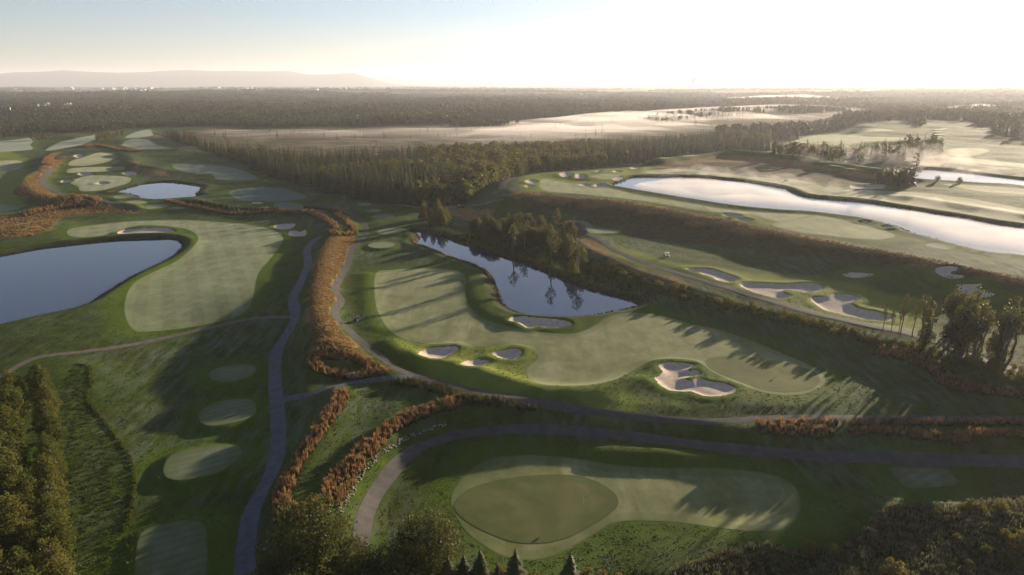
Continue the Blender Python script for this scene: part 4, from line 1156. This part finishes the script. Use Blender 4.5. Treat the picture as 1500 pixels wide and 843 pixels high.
CM = {
    'body': bmesh_obj('body', lambda b: extr(b, [(1.18, .30), (1.22, .55), (1.05, .80), (.72, .92), (.66, .42), (-.02, .36), (-.05, .62), (-.55, .64), (-1.12, .72), (-1.16, .34), (-.95, .26), (1.0, .24)], 1.12), C_body),
    'seat': bmesh_obj('seat', lambda b: (box(b, (-.28, 0, .70), (.52, 1.04, .13)), box(b, (-.56, 0, .98), (.10, 1.04, .46), rot=(0, -.2, 0))), C_seat),
    'roof': bmesh_obj('roof', lambda b: box(b, (.02, 0, 1.86), (1.75, 1.14, .07), .93), C_body),
    'roofw': bmesh_obj('roof', lambda b: box(b, (.02, 0, 1.86), (1.75, 1.14, .07), .93), C_white),
    'bag': bmesh_obj('golf_bag', lambda b: [box(b, (-.98, y_, 1.02), (.24, .24, .85), .9, (0, -.18, 0)) for y_ in (-.22, .22)], C_body, .02),
    'screen': bmesh_obj('windscreen_frame', lambda b: (box(b, (.80, -.5, 1.36), (.04, .04, 1.0), rot=(0, -.22, 0)), box(b, (.80, .5, 1.36), (.04, .04, 1.0), rot=(0, -.22, 0)), box(b, (.90, 0, .92), (.04, 1.0, .04))), C_metal, 0),
    'posts': bmesh_obj('roof_support', lambda b: (box(b, (-.74, -.5, 1.26), (.04, .04, 1.2)), box(b, (-.74, .5, 1.26), (.04, .04, 1.2)), box(b, (-.74, 0, 1.2), (.04, 1.0, .04))), C_metal, 0),
    'steer': bmesh_obj('steering_wheel', lambda b: (bmesh.ops.create_cone(b, cap_ends=True, segments=14, radius1=.17, radius2=.17, depth=.03, matrix=Matrix.Translation((.34, .25, 1.0)) @ Matrix.Rotation(-.9, 4, 'Y')), box(b, (.46, .25, .88), (.3, .03, .03), rot=(0, .7, 0))), C_tyre, 0),
    'wheel': bmesh_obj('wheel', wheel, C_tyre, .02), 'hub': bmesh_obj('hub', hubf, C_metal, 0),
}
def cart(px, heading, label, white=False, bags=True, scale=1.0, name='golf_cart', cat='golf cart', grp=None, roof=True):
    q = march_q([px])[0]; z = Hq(q[:1], q[1:])[0]
    e = bpy.data.objects.new(name, None); COL.objects.link(e); e['label'] = label; e['category'] = cat
    if grp: e['group'] = grp
    fx = np.array([math.cos(heading), math.sin(heading)])
    zf, zb = Hq(*[(q + fx * .8)[i:i + 1] for i in (0, 1)])[0], Hq(*[(q - fx * .8)[i:i + 1] for i in (0, 1)])[0]
    e.location = (q[0], q[1], max(z, (zf + zb) / 2) + .08); e.rotation_euler = (0, -math.atan2(zf - zb, 1.6), heading); e.scale = (scale,) * 3
    names = ['body', 'seat', 'steer'] + (['roofw' if white else 'roof', 'screen', 'posts'] if roof else []) + (['bag'] if bags else [])
    for nm in names:
        o = bpy.data.objects.new(CM[nm].name.split('.')[0], CM[nm]); COL.objects.link(o); o.parent = e
    for x, y_ in ((.78, -.5), (.78, .5), (-.78, -.5), (-.78, .5)):
        o = bpy.data.objects.new('wheel', CM['wheel']); COL.objects.link(o); o.parent = e; o.location = (x, y_, .23)
        o2 = bpy.data.objects.new('hub', CM['hub']); COL.objects.link(o2); o2.parent = o
    return e
cart((515, 557), R(185), 'dark golf cart parked on the short path between two clumps of rust grass')
cart((523, 471), R(75), 'dark golf cart standing on the rough beside the ridge path')
cart((976, 377), R(-30), 'white roofed golf cart on the sunny rough above the long bunkers', white=True)
cart((1151, 266), R(10), 'small dark mower casting a long shadow by the lake shore', bags=False, name='ride_on_mower', cat='mower', scale=1.1, roof=False)
cart((673, 305), R(175), 'golf cart with white roof first of the two by the forest corner', white=True)
cart((678, 305), R(120), 'dark roofed golf cart behind the white one at the forest corner')
cart((459, 312), R(20), 'tiny white golf cart on the grassy ribbon far up the course', white=True)

# golfer: one skinned body, hair and clothes as children
def figure(px, label):
    q = march_q([px])[0]; z = Hq(q[:1], q[1:])[0]
    J = [(0, 0, .95), (0, 0, 1.18), (0, .01, 1.40), (0, .02, 1.50), (0, .03, 1.60), (0, .03, 1.72),
         (.18, 0, 1.38), (.24, .05, 1.12), (.22, .16, .90), (-.18, 0, 1.38), (-.25, .02, 1.12), (-.26, .08, .88),
         (.10, 0, .90), (.12, .03, .50), (.13, 0, .08), (.13, .14, .04), (-.10, 0, .90), (-.13, -.02, .50), (-.14, -.05, .08), (-.14, .09, .04)]
    E = [(0, 1), (1, 2), (2, 3), (3, 4), (4, 5), (2, 6), (6, 7), (7, 8), (2, 9), (9, 10), (10, 11), (0, 12), (12, 13), (13, 14), (14, 15), (0, 16), (16, 17), (17, 18), (18, 19)]
    Rr = [.15, .14, .16, .06, .10, .07, .07, .05, .04, .07, .05, .04, .10, .07, .05, .04, .10, .07, .05, .04]
    def skin(nm, ids, extra, mat):
        mp = {j: i for i, j in enumerate(ids)}
        me = bpy.data.meshes.new(nm); me.from_pydata([J[j] for j in ids], [(mp[a], mp[b]) for a, b in E if a in mp and b in mp], [])
        o = bpy.data.objects.new(nm, me); COL.objects.link(o); me.materials.append(mat)
        sk = o.modifiers.new('skin', 'SKIN'); o.modifiers.new('sub', 'SUBSURF').levels = 1; o.modifiers['sub'].render_levels = 2
        for i, j in enumerate(ids): me.skin_vertices[0].data[i].radius = (Rr[j] + extra,) * 2
        me.skin_vertices[0].data[0].use_root = True
        return o
    sk_m, jk, tr_, hr = plain('skin', (.45, .28, .2), .6), plain('dark_jacket', (.02, .025, .04), .8), plain('dark_trousers', (.03, .03, .03), .9), plain('dark_cap', (.02, .02, .02), .8)
    b = skin('person', list(range(20)), 0, sk_m); b['label'] = label; b['category'] = 'person'
    b.location = (q[0], q[1], z + .02); b.rotation_euler = (0, 0, 2.0)
    c1 = skin('jacket', [1, 2, 6, 7, 8, 9, 10, 11, 0], .018, jk); c1.parent = b
    c2 = skin('trousers', [0, 12, 13, 14, 16, 17, 18], .016, tr_); c2.parent = b
    bm = bmesh.new(); bmesh.ops.create_uvsphere(bm, u_segments=12, v_segments=8, radius=.125, matrix=Matrix.Translation((0, .02, 1.70)) @ Matrix.Diagonal((1, 1.15, .8, 1)))
    me = bpy.data.meshes.new('cap'); bm.to_mesh(me); bm.free(); me.materials.append(hr); o = bpy.data.objects.new('cap', me); COL.objects.link(o); o.parent = b
figure((523, 321), 'person in dark clothes standing at the edge of the winding path')

def flag(px, label, h=2.3):
    q = march_q([px])[0]; z = Hq(q[:1], q[1:])[0] + .06
    e = bpy.data.objects.new('flagstick', None); COL.objects.link(e); e.location = (q[0], q[1], z); e['label'] = label; e['category'] = 'golf flag'
    v, f = tube([(0, 0, -.1), (0, 0, h)], [.022, .018], 8)
    link('pole', mesh_from('pole', v, quads=f, mats=[C_white]), e)
    gx = np.linspace(0, .55, 7); gz_ = np.linspace(0, -.38, 4)
    V = np.array([(x, .05 * math.sin(x * 9) * x / .3, h + zz * (1 - .35 * x / .55)) for zz in gz_ for x in gx]); ix = np.arange(28).reshape(4, 7)
    q4 = np.stack([ix[:-1, :-1], ix[:-1, 1:], ix[1:, 1:], ix[1:, :-1]], -1).reshape(-1, 4)
    fo = link('flag', mesh_from('flag', V, quads=q4, mats=[C_white], smooth_shade=True), e); fo.modifiers.new('t', 'SOLIDIFY').thickness = .006
flag((855, 740), 'white golf flag standing in the nearest big putting green')
flag((1153, 541), 'thin golf flag on the green beside the large shadowed bunker', 2.1)

def rocks(name, C, s, mat, **props):
    parts = []
    for i, p in enumerate(C):
        bm = bmesh.new(); bmesh.ops.create_icosphere(bm, subdivisions=1, radius=1.0)
        k_ = s * random.uniform(.6, 1.3)
        for v in bm.verts:
            v.co = Vector((v.co.x * k_ * random.uniform(.8, 1.4), v.co.y * k_ * random.uniform(.7, 1.1), v.co.z * k_ * .6 * random.uniform(.8, 1.2)))
        parts.append((np.array([tuple(v.co) for v in bm.verts]) + np.array(p), np.array([[v.index for v in f.verts] for f in bm.faces]))); bm.free()
    V, T = join(parts)
    return link(name, mesh_from(name, V, tris=T, mats=[mat]), **props)
M_stone = simple('stone', [(.3, (.13, .115, .10)), (.7, (.30, .27, .235))], 2.0, bump=(6, .5, .05)).m
sl = along([(497, 750), (510, 728), (527, 700), (548, 674), (572, 655), (600, 640), (632, 628), (655, 621)], .9, 3.4)
st_me = []
for i in range(6):
    o = rocks('stone', [(0, 0, 0)], .26, M_stone); st_me.append(o.data); bpy.data.objects.remove(o)
for i, (p, zs) in enumerate(zip(sl, Hq(sl[:, 0], sl[:, 1]))):
    o = link('stone', st_me[i % 6], None, (p[0], p[1], zs + .04), label='loose pale stone in the broken line above the lower path', category='stone', group='stones of the broken line'); o.rotation_euler = (0, 0, i * 1.3)
q = march_q([(388, 806)])[0]; rocks('boulder', [(q[0], q[1], Hq(q[:1], q[1:])[0] + .2)], .62, M_stone, label='rounded grey boulder beside the blue grey path', category='boulder')
q = march_q([(380, 804)])[0]; zz = Hq(q[:1], q[1:])[0]
e = bpy.data.objects.new('bench', None); COL.objects.link(e); e.location = (q[0], q[1], zz); e.rotation_euler = (0, 0, R(70)); e['label'] = 'small dark wooden bench next to the grey boulder'; e['category'] = 'bench'
M_wood = plain('dark_wood', (.06, .04, .03), .8)
for nm, c, s in (('seat', (0, 0, .45), (1.5, .42, .05)), ('backrest', (0, .2, .75), (1.5, .05, .4)), ('leg', (-.65, 0, .21), (.07, .4, .45)), ('leg', (.65, 0, .21), (.07, .4, .45))):
    link(nm, bmesh_obj(nm, lambda b, c=c, s=s: box(b, c, s), M_wood, .01), e)

# town on the horizon: small pale buildings, a water tower
M_bld = [plain('pale_wall', (.34, .33, .31), .8), plain('grey_wall', (.38, .37, .36), .8), plain('dark_roof', (.12, .11, .11), .8)]
def building(px, py, w_, d_, h_, label, flat, grp='small pale buildings of the far town'):
    x, y_ = gp([(px, py)], 0)[0]
    zz = Hmacro(np.array([x]), np.array([y_]))[0]
    e = bpy.data.objects.new('building', None); COL.objects.link(e); e.location = (x, y_, zz); e.rotation_euler = (0, 0, random.uniform(-.4, .4)); e['label'] = label; e['category'] = 'building'; e['group'] = grp
    link('wall', bmesh_obj('wall', lambda b: box(b, (0, 0, h_ / 2), (w_, d_, h_)), M_bld[0] if random.random() < .75 else M_bld[1], 0), e)
    if flat: link('roof', bmesh_obj('roof', lambda b: box(b, (0, 0, h_ + .4), (w_ * 1.02, d_ * 1.02, .8)), M_bld[1], 0), e)
    else:
        def gable(b): extr(b, [(-d_ * .55, h_), (d_ * .55, h_), (0, h_ + d_ * .35)], w_ * 1.05)
        o = link('roof', bmesh_obj('roof', gable, M_bld[2], 0), e); o.rotation_euler = (0, 0, math.pi / 2)
for i in range(64):
    px = random.choice([random.uniform(20, 110), random.uniform(145, 235), random.uniform(145, 235), random.uniform(260, 400), random.uniform(400, 560)])
    building(px, random.uniform(131.0, 137.5), random.uniform(25, 90), random.uniform(18, 40), random.uniform(9, 26), 'small pale building of the far town before the hills', True)
for i in range(16):
    building(random.uniform(2, 32) if i < 9 else random.uniform(50, 105), random.uniform(163, 168) if i < 9 else random.uniform(157, 161), random.uniform(10, 16), random.uniform(8, 11), random.uniform(4, 6) + 8, 'white house showing above the far left forest', False, 'white houses in the far left forest')
x, y_ = gp([(1015, 131)], 0)[0]
e = bpy.data.objects.new('water_tower', None); COL.objects.link(e); e.location = (x, y_, -5); e['label'] = 'tiny water tower standing up on the bright horizon'; e['category'] = 'water tower'
v, f = tube([(0, 0, 0), (0, 0, 60), (0, 0, 95)], [9, 7, 8], 12); link('shaft', mesh_from('shaft', v, quads=f, mats=[M_bld[1]]), e)
v, f = tube([(0, 0, 92), (0, 0, 100), (0, 0, 120), (0, 0, 128)], [8, 24, 24, 3], 16); link('tank', mesh_from('tank', v, quads=f, mats=[M_bld[1]]), e)

# ------------------------------------------------------------------ ground mist: lumpy closed bodies of thin air
def mist(px, z0, hmax, dens, step, scale, seed, lab, lump=.75, edge=60, wisps=False, col=(.80, .75, .72), g_=.25):
    poly = gp(smooth(px), z0)
    lo, hi = poly.min(0), poly.max(0)
    xs, ysx = np.arange(lo[0] - step, hi[0] + step, step), np.arange(lo[1] - step, hi[1] + step, step)
    gx, gy = np.meshgrid(xs, ysx); x, y_ = gx.ravel(), gy.ravel()
    d = seg_dist(poly, x, y_, True)
    n = vnoise(x, y_, scale, seed) * .6 + vnoise(x, y_, scale * .45, seed + 1) * .4 + vnoise(x, y_, scale * .2, seed + 2) * .2
    if wisps: hgt = hmax * ss(0, edge, -d) * np.clip(n * 1.6 + .1, 0, 1) ** 1.3
    else: hgt = hmax * ss(0, edge, -d) * np.clip(1 - lump + lump * (n + .5), .0, 2)
    zb = Hq(x, y_)
    on = (hgt > .05 * hmax * .5).reshape(gx.shape)
    face = on[:-1, :-1] | on[1:, :-1] | on[:-1, 1:] | on[1:, 1:]
    ix = np.arange(gx.size).reshape(gx.shape)
    q = np.stack([ix[:-1, :-1], ix[:-1, 1:], ix[1:, 1:], ix[1:, :-1]], -1)[face]
    n0 = gx.size
    hgt = np.maximum(hgt, .02)
    V = np.vstack([np.column_stack([x, y_, zb + hgt]), np.column_stack([x, y_, zb - .8])])
    # side walls at the rim of the kept faces
    fm = np.pad(face, 1)
    sides = []
    r_, c_ = np.nonzero(face)
    for dr, dc, a, b in ((-1, 0, (0, 0), (0, 1)), (1, 0, (1, 1), (1, 0)), (0, -1, (1, 0), (0, 0)), (0, 1, (0, 1), (1, 1))):
        mm = ~fm[r_ + 1 + dr, c_ + 1 + dc]
        A = ix[r_[mm] + a[0], c_[mm] + a[1]]; B = ix[r_[mm] + b[0], c_[mm] + b[1]]
        sides.append(np.stack([A + n0, B + n0, B, A], 1))
    Qs = np.vstack([q, q[:, ::-1] + n0] + sides)
    used = np.unique(Qs); rem = np.full(len(V), -1); rem[used] = np.arange(len(used))
    me = mesh_from('mist', V[used], quads=rem[Qs], mats=[haze_mat('mist_air', dens, col, g_)])
    link('mist', me, kind='stuff', label=lab)
mist([(262, 196), (360, 189), (470, 190), (600, 184), (720, 177), (860, 166), (960, 158), (1060, 154), (1180, 152), (1290, 156), (1320, 164), (1240, 174), (1120, 184), (1000, 194), (880, 208), (760, 216), (620, 218), (470, 222), (340, 212)], 0, 9.0, .0034, 12, 200, 51, 'low pale mist lying over the bog', 1.1, 260)
mist([(300, 190), (420, 190), (560, 192), (560, 200), (420, 202), (300, 200)], 0, 4.0, .004, 12, 120, 55, 'thin mist at the near end of the bog', .8, 60)
mist([(650, 158), (760, 155), (880, 153), (960, 150), (900, 148.5), (780, 150), (680, 154)], 0, 14, .005, 30, 400, 57, 'mist bank glowing between far woods', .6, 150)
mist([(1020, 143), (1120, 139), (1260, 142), (1320, 146), (1240, 150), (1120, 148)], 0, 16, .0045, 40, 500, 59, 'bright mist bank near the horizon', .7, 200)
mist([(1300, 158), (1400, 150), (1500, 152), (1520, 162), (1400, 166)], ZP, 14, .005, 25, 300, 60, 'thin bright mist over the far right woods', .7, 150)
mist([(1140, 236), (1180, 222), (1260, 226), (1330, 226), (1390, 232), (1440, 244), (1400, 250), (1300, 247), (1220, 246), (1150, 244)], ZP, 13, .008, 3.0, 26, 61, 'steam rising along the misty copse', .8, 12, True)
mist([(1340, 238), (1400, 236), (1500, 246), (1600, 262), (1600, 280), (1500, 268), (1400, 262), (1345, 258)], ZP, 8, .008, 3.0, 22, 64, 'steam curling off the bright far pond', .8, 10, True)
mist([(930, 256), (1000, 246), (1100, 250), (1170, 262), (1230, 276), (1300, 288), (1400, 304), (1500, 322), (1500, 332), (1400, 316), (1300, 300), (1200, 290), (1150, 278), (1080, 266), (1000, 262)], ZP, 7, .009, 2.5, 18, 67, 'wisps of steam along the far shore of the long lake', .8, 8, True)
mist([(0, 380), (180, 356), (255, 357), (235, 382), (150, 425), (60, 455), (0, 468), (-150, 490), (-150, 400)], -.6, 2.6, .004, 2.5, 34, 70, 'faint steam over the large left pond', .8, 8, True)
mist([(600, 216), (640, 192), (760, 176), (900, 164), (1040, 158), (1180, 156), (1260, 162), (1180, 176), (1060, 190), (900, 206), (760, 216)], 0, 10.0, .0055, 10, 260, 73, 'thicker drifting mist on the sunny half of the bog', 1.0, 120, True)
mist([(920, 274), (1000, 264), (1100, 272), (1200, 296), (1320, 308), (1450, 330), (1500, 338), (1600, 356), (1600, 388), (1500, 372), (1400, 358), (1300, 326), (1190, 308), (1050, 296)], ZP - .8, 5.0, .030, 3.0, 24, 76, 'low steam thickened to whiten the long bright lake', .3, 8)  # steam added and thickened to whiten the lake in place of sky reflection



# ------------------------------------------------------------------ far hills
def hills(name, x0, x1, dist, depth, prof, seed):
    n, m = 260, 24
    px = np.linspace(x0, x1, n)
    V = []
    hh = np.interp(px, [a for a, _ in prof], [b for _, b in prof])
    for j in range(m):
        r = dist + depth * j / (m - 1)
        bell = math.sin(math.pi * j / (m - 1)) ** .8 if 0 < j < m - 1 else 0
        xx = (px - 750) / F / CP * r
        zz = hh * bell * (r / dist) * (1 + .10 * vnoise(xx, np.full(n, r), 1500, seed)) + vnoise(xx, np.full(n, r), 420, seed + 1) * 9 * bell
        V.append(np.column_stack([xx, np.full(n, r), zz - 8]))
    V = np.array(V); ix = np.arange(n * m).reshape(m, n)
    q = np.stack([ix[:-1, :-1], ix[:-1, 1:], ix[1:, 1:], ix[1:, :-1]], -1).reshape(-1, 4)
    t = MATS.get('hills') or simple('hills', [(.3, (.030, .036, .022)), (.7, (.06, .062, .035))], .003).m
    link(name, mesh_from(name, V.reshape(-1, 3), quads=q, mats=[t], smooth_shade=True), kind='structure')
hills('hills', -900, 640, 15500, 3500, [(-900, 290), (0, 250), (60, 262), (150, 330), (240, 290), (300, 318), (380, 335), (450, 300), (480, 240), (510, 250), (540, 275), (560, 170), (590, 40), (640, 0)], 31)
hills('hills', 60, 1100, 20500, 2500, [(60, 0), (300, 330), (420, 340), (520, 290), (640, 120), (760, 105), (800, 60), (1100, 40)], 41)

HZ = dict(dens=.60e-4, col=(.84, .85, .90), g=.34)
import bmesh
bm = bmesh.new(); bmesh.ops.create_cube(bm, size=1.0)
for v in bm.verts:
    v.co = Vector((v.co.x * 60000, 11000 + v.co.y * 24000, 180 + v.co.z * 400))
me = bpy.data.meshes.new('haze'); bm.to_mesh(me); bm.free(); me.materials.append(haze_mat('haze_air', HZ['dens'], HZ['col'], HZ['g']))
link('haze', me, kind='stuff')

# ------------------------------------------------------------------ world, sun, camera
W = bpy.data.worlds.new('World'); scene.world = W; W.use_nodes = True
nt = W.node_tree; bg = nt.nodes['Background']
sky = nt.nodes.new('ShaderNodeTexSky'); sky.sky_type = 'NISHITA'; sky.sun_disc = False
sky.sun_elevation = SUN_EL; sky.sun_rotation = SUN_AZ; sky.altitude = 100; sky.air_density = 1.0; sky.dust_density = .25; sky.ozone_density = 3.0
hs = nt.nodes.new('ShaderNodeHueSaturation'); hs.inputs['Saturation'].default_value = .72; nt.links.new(sky.outputs[0], hs.inputs['Color'])
ml = nt.nodes.new('ShaderNodeMix'); ml.data_type = 'RGBA'; ml.blend_type = 'MULTIPLY'; ml.inputs[0].default_value = 1; ml.inputs[7].default_value = (1.0, .965, 1.08, 1)
nt.links.new(hs.outputs[0], ml.inputs[6]); nt.links.new(ml.outputs[2], bg.inputs[0]); bg.inputs[1].default_value = .060
L = bpy.data.lights.new('sun', 'SUN'); L.energy = 5.0; L.angle = R(.6); L.color = (1, .82, .60)
lo = bpy.data.objects.new('sun', L); COL.objects.link(lo)
sd = Vector((math.sin(SUN_AZ) * math.cos(SUN_EL), math.cos(SUN_AZ) * math.cos(SUN_EL), math.sin(SUN_EL)))
lo.rotation_euler = sd.to_track_quat('Z', 'Y').to_euler(); lo.location = (0, 0, 150)
cam = bpy.data.cameras.new('camera'); co = bpy.data.objects.new('camera', cam); COL.objects.link(co)
cam.sensor_width = 36; cam.lens = 36 * F / 1500; cam.clip_end = 90000; cam.clip_start = .5
co.location = (0, 0, CAMH); co.rotation_euler = (math.pi / 2 - PITCH, 0, 0)
scene.camera = co
scene.view_settings.view_transform = 'Standard'; scene.view_settings.look = 'None'; scene.view_settings.gamma = 1
scene.view_settings.exposure = 1.62
cy = scene.cycles
cy.max_bounces = 6; cy.diffuse_bounces = 2; cy.glossy_bounces = 2; cy.transmission_bounces = 2; cy.volume_bounces = 1; cy.transparent_max_bounces = 6
cy.use_denoising = True; cy.use_adaptive_sampling = True; cy.adaptive_threshold = .01
cy.sample_clamp_indirect = 4
print('script', time.time() - T0)
